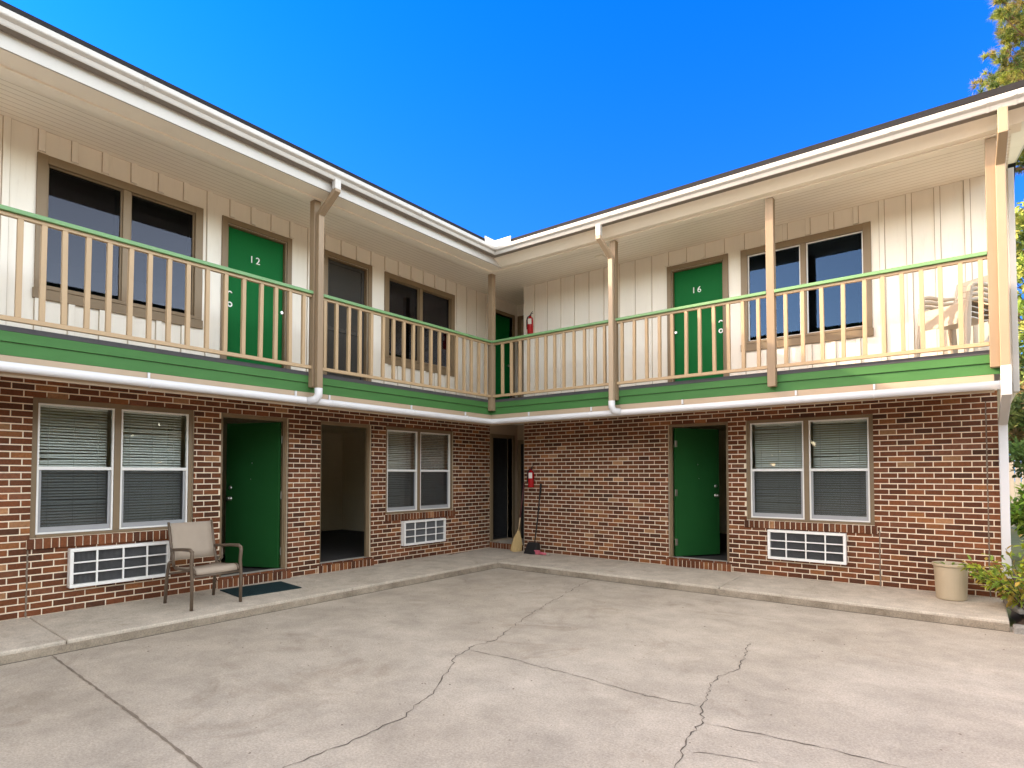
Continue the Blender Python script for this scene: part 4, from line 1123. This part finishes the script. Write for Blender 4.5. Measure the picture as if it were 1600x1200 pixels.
pc = empty('patio_chair', (0.635, -5.635, -0.015), R(3))
tag(pc, 'brown metal patio chair with tan sling seat and back beside open green door', 'chair')
HW = 0.268
for s in (-1, 1):
    mb = MB()
    mb.tube([(0.27, s * HW, 0.0), (0.275, s * HW, 0.30), (0.255, s * HW, 0.46), (0.27, s * HW, 0.575), (0.262, s * HW, 0.605)], [0.017, 0.017, 0.018, 0.019, 0.017], 10)
    mb.build('leg', M['bronze'], pc, smooth=True)
    mb = MB()
    mb.tube([(-0.30, s * HW, 0.0), (-0.265, s * HW, 0.30), (-0.225, s * HW, 0.44), (-0.20, s * HW, 0.46)], 0.017, 10)
    mb.build('leg', M['bronze'], pc, smooth=True)
    mb = MB()
    mb.tube([(0.275, s * HW, 0.600), (0.22, s * HW, 0.622), (0.05, s * HW, 0.615), (-0.12, s * HW, 0.600), (-0.235, s * (HW - .03), 0.595)], [0.018, 0.019, 0.018, 0.017, 0.015], 10)
    mb.build('armrest', M['bronze'], pc, smooth=True)
    mb = MB()
    mb.tube([(-0.315, s * (HW - .03), 0.885), (-0.27, s * (HW - .03), 0.70), (-0.215, s * (HW - .03), 0.50), (-0.19, s * (HW - .03), 0.425), (-0.13, s * (HW - .03), 0.392), (0.10, s * (HW - .03), 0.402), (0.23, s * (HW - .03), 0.418), (0.265, s * (HW - .03), 0.395), (0.272, s * (HW - .03), 0.36)], 0.014, 10)
    mb.tube([(-0.16, s * (HW - .03), 0.40), (-0.12, s * HW, 0.46), (-0.13, s * HW, 0.59)], 0.012, 8)
    mb.build('frame', M['bronze'], pc, smooth=True)
mb = MB(); mb.tube([(-0.255, -HW, 0.33), (-0.255, HW, 0.33)], 0.012, 8); mb.tube([(0.262, -HW, 0.34), (0.262, HW, 0.34)], 0.014, 8)
mb.build('stretcher', M['bronze'], pc, smooth=True)
prof = [(-0.308, 0.873), (-0.285, 0.78), (-0.255, 0.66), (-0.225, 0.56), (-0.205, 0.475)]
mb = MB(); strip(mb, [[(x - 0.012 * (1 - (2 * j / 6 - 1) ** 2), (HW - .045) * (2 * j / 6 - 1), z) for j in range(7)] for x, z in prof]); mb.build('backrest', M['sling'], pc, smooth=True)
prof = [(-0.15, 0.405), (-0.02, 0.400), (0.10, 0.408), (0.215, 0.422), (0.258, 0.405), (0.274, 0.360)]
mb = MB(); strip(mb, [[(x, (HW - .045) * (2 * j / 6 - 1), z - 0.018 * (1 - (2 * j / 6 - 1) ** 2) * (1 if x < 0.2 else 0.3)) for j in range(7)] for x, z in prof]); mb.build('seat', M['sling'], pc, smooth=True)

# ------------------------------------------------------------------ door mat
mb = MB(); mb.box(-0.265, 0.265, -0.385, 0.385, 0.0, 0.010)
for k in range(24): mb.box(-0.245, 0.245, -0.37 + k * 0.031, -0.37 + k * 0.031 + 0.016, 0.0102, 0.013)
mo = mb.build('door_mat', M['mat'], None, 0.004); mo.location = (0.435, -4.855, -0.0085); mo.rotation_euler = (0, R(1.35), R(-3.5))
tag(mo, 'dark teal rubber mat on the walk before the open green door', 'door mat')

# ------------------------------------------------------------------ stacked resin chairs on the balcony
def make_resin():
    r = empty('stacking_chair')
    mb = MB(); rows = []
    for x, z, w in ((-0.23, 0.425, 0.225), (-0.20, 0.44, 0.235), (-0.05, 0.43, 0.23), (0.10, 0.42, 0.215), (0.19, 0.425, 0.205)):
        rows.append([(x, w * (2 * j / 6 - 1), z - 0.012 * (1 - (2 * j / 6 - 1) ** 2)) for j in range(7)])
    strip(mb, rows, 0.012)
    mb.box(-0.238, -0.226, -0.22, 0.22, 0.375, 0.43)
    mb.build('seat', M['resin'], r, smooth=False)
    mb = MB()
    def bk(t): return 0.20 + 0.115 * t, 0.45 + 0.35 * t
    for k, (t0, t1) in enumerate(((0.0, 0.12), (0.24, 0.36), (0.46, 0.58), (0.68, 0.80), (0.88, 1.0))):
        rows = []
        for t in (t0, t1):
            x, z = bk(t); w = 0.205 + 0.02 * t
            rows.append([(x + 0.03 * (1 - (2 * j / 6 - 1) ** 2), w * (2 * j / 6 - 1), z + (0.02 if t > .95 else 0) * (1 - (2 * j / 6 - 1) ** 2)) for j in range(7)])
        strip(mb, rows, 0.008)
    for s in (-1, 1):
        mb.tube([(0.19, s * 0.205, 0.42), (0.255, s * 0.215, 0.62), (0.315, s * 0.225, 0.80)], [0.016, 0.016, 0.015], 8)
    mb.build('backrest', M['resin'], r)
    for s in (-1, 1):
        mb = MB(); mb.tube([(-0.27, s * 0.27, 0.0), (-0.245, s * 0.262, 0.25), (-0.225, s * 0.25, 0.44), (-0.215, s * 0.262, 0.58), (-0.17, s * 0.268, 0.615)], [0.02, 0.022, 0.027, 0.024, 0.02], 8); mb.build('leg', M['resin'], r)
        mb = MB(); mb.tube([(0.30, s * 0.255, 0.0), (0.25, s * 0.24, 0.22), (0.20, s * 0.215, 0.43)], [0.02, 0.023, 0.028], 8); mb.build('leg', M['resin'], r)
        mb = MB(); mb.tube([(-0.20, s * 0.268, 0.605), (-0.08, s * 0.275, 0.625), (0.12, s * 0.265, 0.615), (0.262, s * 0.222, 0.63)], [0.02, 0.025, 0.024, 0.016], 8); mb.build('armrest', M['resin'], r)
    return r
SL = ['cream resin stacking chair at the bottom of the balcony stack', 'cream resin stacking chair second from the bottom of the balcony stack',
      'cream resin stacking chair second from the top of the balcony stack', 'cream resin stacking chair on top of the balcony stack']
rc = make_resin()
for i in range(4):
    o = rc if i == 0 else copy_tree(rc)
    o.location = (7.24 + 0.007 * i, -0.52 + 0.010 * i, DECK - 0.004 + 0.056 * i); o.rotation_euler = (0, 0, R(56))
    tag(o, SL[i], 'chair', 'resin chairs stacked on the balcony')

# ------------------------------------------------------------------ fire extinguishers
def make_ext():
    r = empty('fire_extinguisher')
    mb = MB(); mb.lathe([(0.0, 0.0), (0.055, 0.0), (0.060, 0.008), (0.060, 0.27), (0.057, 0.30), (0.045, 0.325), (0.026, 0.338), (0.020, 0.345), (0.020, 0.36), (0.0, 0.36)], 28, (0, -0.075, 0))
    mb.build('cylinder', M['ext_red'], r, smooth=True)
    mb = MB(); mb.box(-0.016, 0.016, -0.092, -0.058, 0.345, 0.375)
    mb.tube([(-0.01, -0.075, 0.372), (0.03, -0.085, 0.392), (0.085, -0.095, 0.405)], [0.009, 0.008, 0.006], 8)
    mb.tube([(0.0, -0.075, 0.382), (0.035, -0.085, 0.418), (0.075, -0.09, 0.440)], [0.008, 0.007, 0.005], 8)
    mb.build('valve', M['black'], r)
    mb = MB(); mb.tube([(-0.012, -0.082, 0.362), (-0.055, -0.088, 0.345), (-0.080, -0.088, 0.28), (-0.080, -0.085, 0.20), (-0.074, -0.08, 0.10)], [0.011, 0.011, 0.011, 0.012, 0.014], 8)
    mb.build('hose', M['black'], r, smooth=True)
    mb = MB(); n = 9; vs = []
    for z in (0.185, 0.295):
        for k in range(n):
            a = R(252) + R(76) * k / (n - 1); vs.append((0.0615 * math.cos(a), -0.075 + 0.0615 * math.sin(a), z))
    mb.add(vs, [(k, k + 1, n + k + 1, n + k) for k in range(n - 1)]); mb.build('label', M['paper'], r, smooth=True, recalc=False)
    mb = MB(); mb.box(-0.02, 0.02, -0.016, 0.0, 0.02, 0.34); mb.box(-0.045, 0.045, -0.02, 0.0, 0.15, 0.17); mb.build('bracket', M['steel'], r)
    return r
ex = make_ext(); ex.location = (1.035, -0.001, 1.165); ex.scale = (0.9, 0.9, 0.9)
tag(ex, 'red fire extinguisher hung on the brick wall above the black dustpan', 'fire extinguisher', 'red fire extinguishers')
e2 = copy_tree(ex); e2.location = (1.03, -0.012, 3.965)
tag(e2, 'red fire extinguisher hung on the cream balcony wall', 'fire extinguisher', 'red fire extinguishers')

# ------------------------------------------------------------------ broom, dustpan, brush
def aim(o, a, b):
    d = (Vector(b) - Vector(a)).normalized(); o.location = a
    o.rotation_mode = 'QUATERNION'; o.rotation_quaternion = d.to_track_quat('Z', 'Y')
br = empty('broom'); tag(br, 'straw broom leaning at the brick corner of the recess', 'broom')
aim(br, (0.745, -0.135, -0.004), (0.845, -0.018, 1.25))
mb = MB(); n = 26; prof = [(0.150, 0.0), (0.150, 0.05), (0.132, 0.15), (0.11, 0.22), (0.082, 0.275), (0.05, 0.33), (0.028, 0.38), (0.018, 0.41)]
vs = []; fs = []
for i, (rr, z) in enumerate(prof):
    for k in range(n):
        a = 2 * PI * k / n; j = 1 + (random.uniform(-.06, .06) if i < 6 else 0)
        vs.append((rr * 0.30 * j * math.cos(a), rr * 0.72 * j * math.sin(a), z + (random.uniform(-.012, .012) if i == 0 else 0)))
for i in range(len(prof) - 1):
    for k in range(n): fs.append((i * n + k, i * n + (k + 1) % n, (i + 1) * n + (k + 1) % n, (i + 1) * n + k))
fs.append(tuple(range(n - 1, -1, -1)))
mb.add(vs, fs); mb.build('bristles', M['straw'], br)
mb = MB(); mb.tube([(0, 0, 0.38), (0, 0, 0.62)], 0.012, 10); mb.build('handle', M['wood'], br, smooth=True)
mb = MB(); mb.tube([(0, 0, 0.621), (0, 0, 1.25)], 0.012, 10); mb.build('handle', M['dkred'], br, smooth=True)

dp = empty('dustpan', (1.145, -0.19, -0.004)); tag(dp, 'black upright dustpan with long handle standing against the brick wall', 'dustpan')
mb = MB()
P = [(-0.12, -0.10, 0.0), (0.12, -0.10, 0.0), (0.12, 0.09, 0.0), (-0.12, 0.09, 0.0), (-0.11, 0.02, 0.19), (0.11, 0.02, 0.19), (0.11, 0.09, 0.19), (-0.11, 0.09, 0.19)]
mb.add(P, [(0, 1, 2, 3), (4, 5, 6, 7), (1, 2, 6, 5), (2, 3, 7, 6), (3, 0, 4, 7), (0, 1, 5, 4)])
mb.build('pan', M['black'], dp, 0.008)
mb = MB(); mb.tube([(0.02, 0.05, 0.18), (0.05, 0.10, 0.60), (0.085, 0.150, 1.20)], 0.012, 10); mb.tube([(0.078, 0.146, 1.06), (0.087, 0.151, 1.24)], 0.018, 10)
mb.build('handle', M['black'], dp, smooth=True)
bs = empty('hand_brush', (1.36, -0.235, -0.005), R(-4)); tag(bs, 'pink hand brush lying beside the black dustpan', 'brush')
mb = MB(); mb.box(-0.13, -0.02, -0.028, 0.028, 0.0, 0.075); mb.build('bristles', M['pink'], bs, 0.012)
mb = MB(); mb.tube([(-0.02, 0, 0.028), (0.06, 0, 0.026), (0.14, 0, 0.022)], [0.024, 0.022, 0.015], 10); mb.build('handle', M['pink'], bs, smooth=True)
mb = MB(); mb.tube([(0.14, 0, 0.022), (0.19, 0, 0.020)], [0.017, 0.019], 10); mb.build('grip', M['resin'], bs, smooth=True)

# ------------------------------------------------------------------ planter pot, splash block
pt = empty('planter_pot', (7.125, -0.34, -0.008)); tag(pt, 'tan plastic planter pot against the brick wall by the white downpipe', 'planter')
mb = MB(); mb.lathe([(0.0, 0.0), (0.137, 0.0), (0.143, 0.012), (0.158, 0.33), (0.163, 0.372), (0.176, 0.374), (0.178, 0.392), (0.176, 0.402), (0.164, 0.402), (0.156, 0.36), (0.0, 0.36)], 36)
mb.build('pot', M['pot'], pt, smooth=False, bevel=0.003)
mb = MB(); mb.lathe([(0.0, 0.368), (0.154, 0.364)], 24); mb.build('soil', M['soil'], pt)

def leaf_card(mb, c, d, up, L, W, tint, fold=0.15):
    d = d.normalized(); s = d.cross(up)
    if s.length < 1e-3: s = Vector((1, 0, 0))
    s.normalize(); nn = s.cross(d)
    P = [c, c + d * L * .35 + s * W / 2 + nn * W * fold, c + d * L * .75 + s * W * .33 + nn * W * fold * .6, c + d * L - nn * L * .08, c + d * L * .75 - s * W * .33 + nn * W * fold * .6, c + d * L * .35 - s * W / 2 + nn * W * fold, c + d * L * .5]
    mb.add(P, [(0, 1, 6), (1, 2, 6), (2, 3, 6), (3, 4, 6), (4, 5, 6), (5, 0, 6)], 0, tint)
def rv():
    return Vector((random.gauss(0, 1), random.gauss(0, 1), random.gauss(0, 1))).normalized()
def mixc(cols, k=0.25):
    c = random.choice(cols); f = random.uniform(1 - k, 1 + k); return tuple(x * f for x in c)
YG = [(0.36, 0.42, 0.035), (0.26, 0.36, 0.045), (0.46, 0.45, 0.06), (0.17, 0.27, 0.035), (0.48, 0.33, 0.07)]
mb = MB()
for _ in range(5):
    a = random.uniform(0, 6.28); leaf_card(mb, Vector((0.08 * math.cos(a), 0.08 * math.sin(a), 0.37)), Vector((math.cos(a), math.sin(a), 0.35)), Vector((0, 0, 1)), 0.10, 0.03, mixc(YG))
mb.build('leaves', M['leaf'], pt, tint=True, recalc=False)

sb = MB(); sb.add([(-0.10, -0.22, 0.0), (0.10, -0.22, 0.0), (0.12, 0.25, 0.0), (-0.12, 0.25, 0.0), (-0.10, -0.22, 0.05), (0.10, -0.22, 0.05), (0.12, 0.25, 0.11), (-0.12, 0.25, 0.11)],
            [(0, 3, 2, 1), (4, 5, 6, 7), (0, 1, 5, 4), (1, 2, 6, 5), (2, 3, 7, 6), (3, 0, 4, 7)])
so = sb.build('splash_block', M['block'], None, 0.018, seg=3); so.location = (7.74, -0.42, -0.045); so.rotation_euler = (0, 0, R(12))
tag(so, 'grey concrete splash block under the white downpipe', 'splash block')

# ------------------------------------------------------------------ shrubs and trees
def stem_shrub(name, loc, n, h, spread, cols, L, W, label, cat, per=26, group=None, lean=(0, 0)):
    r = empty(name, loc); tag(r, label, cat, group)
    ms, ml = MB(), MB()
    for k in range(n):
        a = random.uniform(0, 2 * PI); q = random.uniform(0.25, 1.0)
        tip = Vector((math.cos(a) * spread * q + lean[0], math.sin(a) * spread * q + lean[1], h * random.uniform(0.55, 1.0) * (1.15 - 0.4 * q)))
        base = Vector((math.cos(a) * spread * 0.18, math.sin(a) * spread * 0.18, -0.04))
        mid = base.lerp(tip, 0.5) + Vector((0, 0, h * 0.12))
        pts = [base, base.lerp(mid, .5) + Vector((0, 0, .03)), mid, mid.lerp(tip, .5) + Vector((0, 0, .02)), tip]
        ms.tube(pts, [0.006, 0.005, 0.004, 0.003, 0.002], 5)
        for i in range(per):
            t = random.uniform(0.25, 1.0)
            f = t * 4; j = min(3, int(f)); p = pts[j].lerp(pts[j + 1], f - j)
            d = (rv() + Vector((math.cos(a), math.sin(a), 0.25)) * 0.8); d.normalize()
            off = rv() * 0.07 * random.random()
            leaf_card(ml, p + off, d, Vector((0, 0, 1)) + rv() * 0.5, L * random.uniform(.6, 1.2), W * random.uniform(.7, 1.2), mixc(cols))
    ms.build('stem', M['bark'], r)
    ml.build('foliage', M['leaf'], r, tint=True, recalc=False)
    return r
stem_shrub('nandina_shrub', (7.90, -0.52, -0.06), 56, 0.74, 0.72, YG, 0.095, 0.034, 'low yellow-green leafy shrub around the foot of the white downpipe', 'shrub', 30)
DG = [(0.20, 0.36, 0.045), (0.28, 0.44, 0.06), (0.38, 0.48, 0.07), (0.10, 0.20, 0.035)]
stem_shrub('leafy_bush', (8.55, 5.6, -0.12), 110, 1.45, 0.95, DG + [(0.22, 0.27, 0.03)], 0.15, 0.06, 'bright green leafy bush standing below the pale fence', 'bush', 34)

def tree(name, loc, h, crown, cols, label, nclump, per, L, W, trunk_r=0.16, group=None):
    """broadleaf tree: tapered trunk, limbs, leaf clumps spread through an uneven crown"""
    r = empty(name, loc); tag(r, label, 'tree', group)
    mt, ml = MB(), MB()
    zc0, zc1, rad = crown
    top = Vector((random.uniform(-.2, .2), random.uniform(-.2, .2), zc1 * 0.92))
    tr = [Vector((0, 0, -0.2)), Vector((0.05, 0.02, h * .25)), Vector((-0.04, 0.06, h * .5)), Vector((0.06, 0, h * .75)), top]
    mt.tube(tr, [trunk_r, trunk_r * .85, trunk_r * .65, trunk_r * .4, trunk_r * .1], 9)
    for k in range(nclump):
        z = random.uniform(zc0, zc1); t = (z - zc0) / (zc1 - zc0)
        rr = rad * (0.55 + 0.75 * math.sin(PI * min(1, t * 0.85 + 0.15))) * 0.8 * random.uniform(0.35, 1.05)
        a = random.uniform(0, 2 * PI); c = Vector((rr * math.cos(a), rr * math.sin(a), z))
        b = Vector((0, 0, max(h * .2, z - rr * 0.7)))
        mt.tube([b, b.lerp(c, .5) + Vector((0, 0, .1)), c], [trunk_r * .22, trunk_r * .12, 0.008], 5)
        size = rad * random.uniform(0.16, 0.30)
        base = mixc(cols, 0.2)
        for i in range(per):
            o = rv() * size * (random.random() ** 0.5); o.z *= 0.75
            f = random.uniform(.75, 1.3)
            leaf_card(ml, c + o, (rv() + o.normalized() * .6), rv(), L * random.uniform(.7, 1.3), W * random.uniform(.7, 1.3), tuple(x * f for x in base))
    mt.build('trunk', M['bark'], r); ml.build('crown', M['leaf'], r, tint=True, recalc=False)
    return r
TG = 'trees beyond the end of the building'
tree('broadleaf_tree', (9.25, 16.2, -0.15), 9.2, (3.0, 9.9, 2.3), [(0.16, 0.25, 0.045), (0.22, 0.30, 0.06), (0.30, 0.32, 0.08), (0.09, 0.14, 0.04)], 'tall leafy tree with blue sky showing through beyond the motel end', 170, 80, 0.18, 0.10, 0.16, TG)
tree('broadleaf_tree', (9.05, 11.4, -0.15), 4.2, (1.7, 4.1, 1.35), [(0.16, 0.25, 0.06), (0.24, 0.30, 0.08), (0.12, 0.17, 0.05), (0.30, 0.21, 0.08)], 'lower olive-green tree standing behind the pale fence', 120, 90, 0.15, 0.08, 0.10, TG)

def pine(loc, h, z0, rad, label):
    r = empty('pine_tree', loc); tag(r, label, 'tree')
    mt, ml = MB(), MB()
    mt.tube([(0, 0, -0.2), (0.1, 0, h * .3), (0.0, .1, h * .6), (0.05, 0, h)], [0.26, 0.22, 0.15, 0.03], 10)
    cols = [(0.15, 0.20, 0.03), (0.095, 0.145, 0.025), (0.20, 0.24, 0.04), (0.06, 0.10, 0.025), (0.20, 0.185, 0.05)]
    z = z0
    while z < h - 0.2:
        t = (z - z0) / (h - z0); L = rad * (1 - t) ** 0.7 * random.uniform(0.75, 1.1) + 0.3
        for k in range(random.choice((4, 5, 6))):
            a = random.uniform(0, 2 * PI); ln = L * random.uniform(0.6, 1.08); up = random.uniform(0.05, 0.35)
            pts = [Vector((math.cos(a) * ln * q, math.sin(a) * ln * q, z + up * ln * q - 0.12 * ln * math.sin(PI * q))) for q in (0, .25, .5, .75, 1)]
            mt.tube(pts, [0.035, 0.028, 0.02, 0.014, 0.008], 5)
            nt_ = int(9 + ln * 13)
            for i in range(nt_):
                q = random.uniform(0.25, 1.0); f = q * 4; j = min(3, int(f)); p = pts[j].lerp(pts[j + 1], f - j)
                side = Vector((-math.sin(a), math.cos(a), 0)) * random.uniform(-1, 1) * (0.42 * (1.1 - q) + 0.12) * ln * 0.5 + Vector((0, 0, random.uniform(-.04, .22)))
                c = p + side + Vector((math.cos(a), math.sin(a), 0)) * random.uniform(0, .18)
                if i % 2 == 0: mt.tube([p, p.lerp(c, .6), c], [0.009, 0.007, 0.005], 4)
                ax = (side.normalized() * .5 + Vector((math.cos(a), math.sin(a), .5))).normalized(); base = mixc(cols, .25)
                for m in range(52):
                    d = (ax * 0.55 + rv()).normalized(); ll = random.uniform(.12, .21); s = d.cross(rv()).normalized() * 0.008
                    o = c + rv() * 0.03; fx = random.uniform(.7, 1.3)
                    ml.add([o - s, o + s, o + d * ll], [(0, 1, 2)], 0, tuple(x * fx for x in base))
        z += random.uniform(0.16, 0.30)
    mt.build('trunk', M['bark'], r); ml.build('crown', M['leaf'], r, tint=True, recalc=False)
    return r
pine((9.5, 12.6, -0.15), 17.0, 9.6, 3.0, 'tall pine tree with tufted needles rising above the motel roof')

# trees across the lot behind the photographer; the windows mirror them
LOTG = 'trees across the lot'
tree('broadleaf_tree', (24.0, -1.5, -0.15), 8.0, (1.6, 8.4, 3.4), [(0.05, 0.07, 0.025), (0.08, 0.09, 0.035), (0.04, 0.05, 0.02)], 'dark leafy tree across the lot east of the motel, nearest the building', 170, 60, 0.36, 0.2, 0.2, LOTG)
tree('broadleaf_tree', (25.0, -8.5, -0.15), 9.0, (1.8, 9.4, 3.8), [(0.06, 0.08, 0.03), (0.09, 0.09, 0.04), (0.04, 0.05, 0.02)], 'dark leafy tree across the lot facing the long motel wing', 170, 60, 0.36, 0.2, 0.2, LOTG)
tree('broadleaf_tree', (22.0, -16.5, -0.15), 8.5, (1.6, 8.8, 3.6), [(0.05, 0.07, 0.025), (0.08, 0.09, 0.035), (0.04, 0.05, 0.02)], 'dark leafy tree across the lot behind the photographer to the east', 170, 60, 0.36, 0.2, 0.2, LOTG)
tree('broadleaf_tree', (13.0, -25.0, -0.15), 9.0, (1.6, 9.4, 3.9), [(0.06, 0.08, 0.03), (0.09, 0.09, 0.04), (0.04, 0.05, 0.02)], 'dark leafy tree across the lot facing the short motel wing', 170, 60, 0.36, 0.2, 0.2, LOTG)
tree('broadleaf_tree', (5.0, -27.0, -0.15), 8.0, (1.5, 8.4, 3.7), [(0.05, 0.07, 0.025), (0.08, 0.09, 0.035), (0.04, 0.05, 0.02)], 'dark leafy tree across the lot at the far end of the long wing', 170, 60, 0.36, 0.2, 0.2, LOTG)

# far belt of trees round the lot, behind the photographer
ml = MB()
for i in range(13000):
    t = random.random(); 
    if t < 0.55: x, y = 34 + random.gauss(0, 1.2), random.uniform(-46, 22)
    else: x, y = random.uniform(-24, 36), -44 + random.gauss(0, 1.2)
    hh = 7.4 + 1.3 * math.sin(x * .55 + y * .43) + 0.7 * math.sin(x * 1.7 - y * 1.3)
    z = random.uniform(-0.1, hh); c = mixc([(0.06, 0.075, 0.03), (0.085, 0.085, 0.04), (0.045, 0.05, 0.024), (0.10, 0.085, 0.05)], .3)
    leaf_card(ml, Vector((x, y, z)), rv(), rv(), random.uniform(1.0, 1.7), random.uniform(.6, 1.0), c)
tag(ml.build('treeline', M['leaf'], None, tint=True, recalc=False), 'far belt of dark trees round the lot behind the photographer', 'trees', kind='stuff')

# pale fence behind the bushes
fe = empty('picket_fence', (7.9, 13.6, -0.15)); tag(fe, 'pale board fence standing behind the bushes past the motel end', 'fence')
mb = MB()
for k in range(40):
    x = -1.0 + k * 0.14; mb.box(x, x + 0.12, -0.01, 0.01, 0.05, 1.95 + random.uniform(-.01, .01))
mb.build('board_panel', M['white'], fe)
mb = MB(); mb.box(-1.0, 4.6, 0.012, 0.05, 0.4, 0.48); mb.box(-1.0, 4.6, 0.012, 0.05, 1.5, 1.58); mb.build('fence_rail', M['white'], fe)
for x in (-0.9, 1.0, 2.9, 4.5):
    mb = MB(); mb.box(x, x + .09, 0.052, .14, -0.1, 1.9); mb.build('post', M['white'], fe)
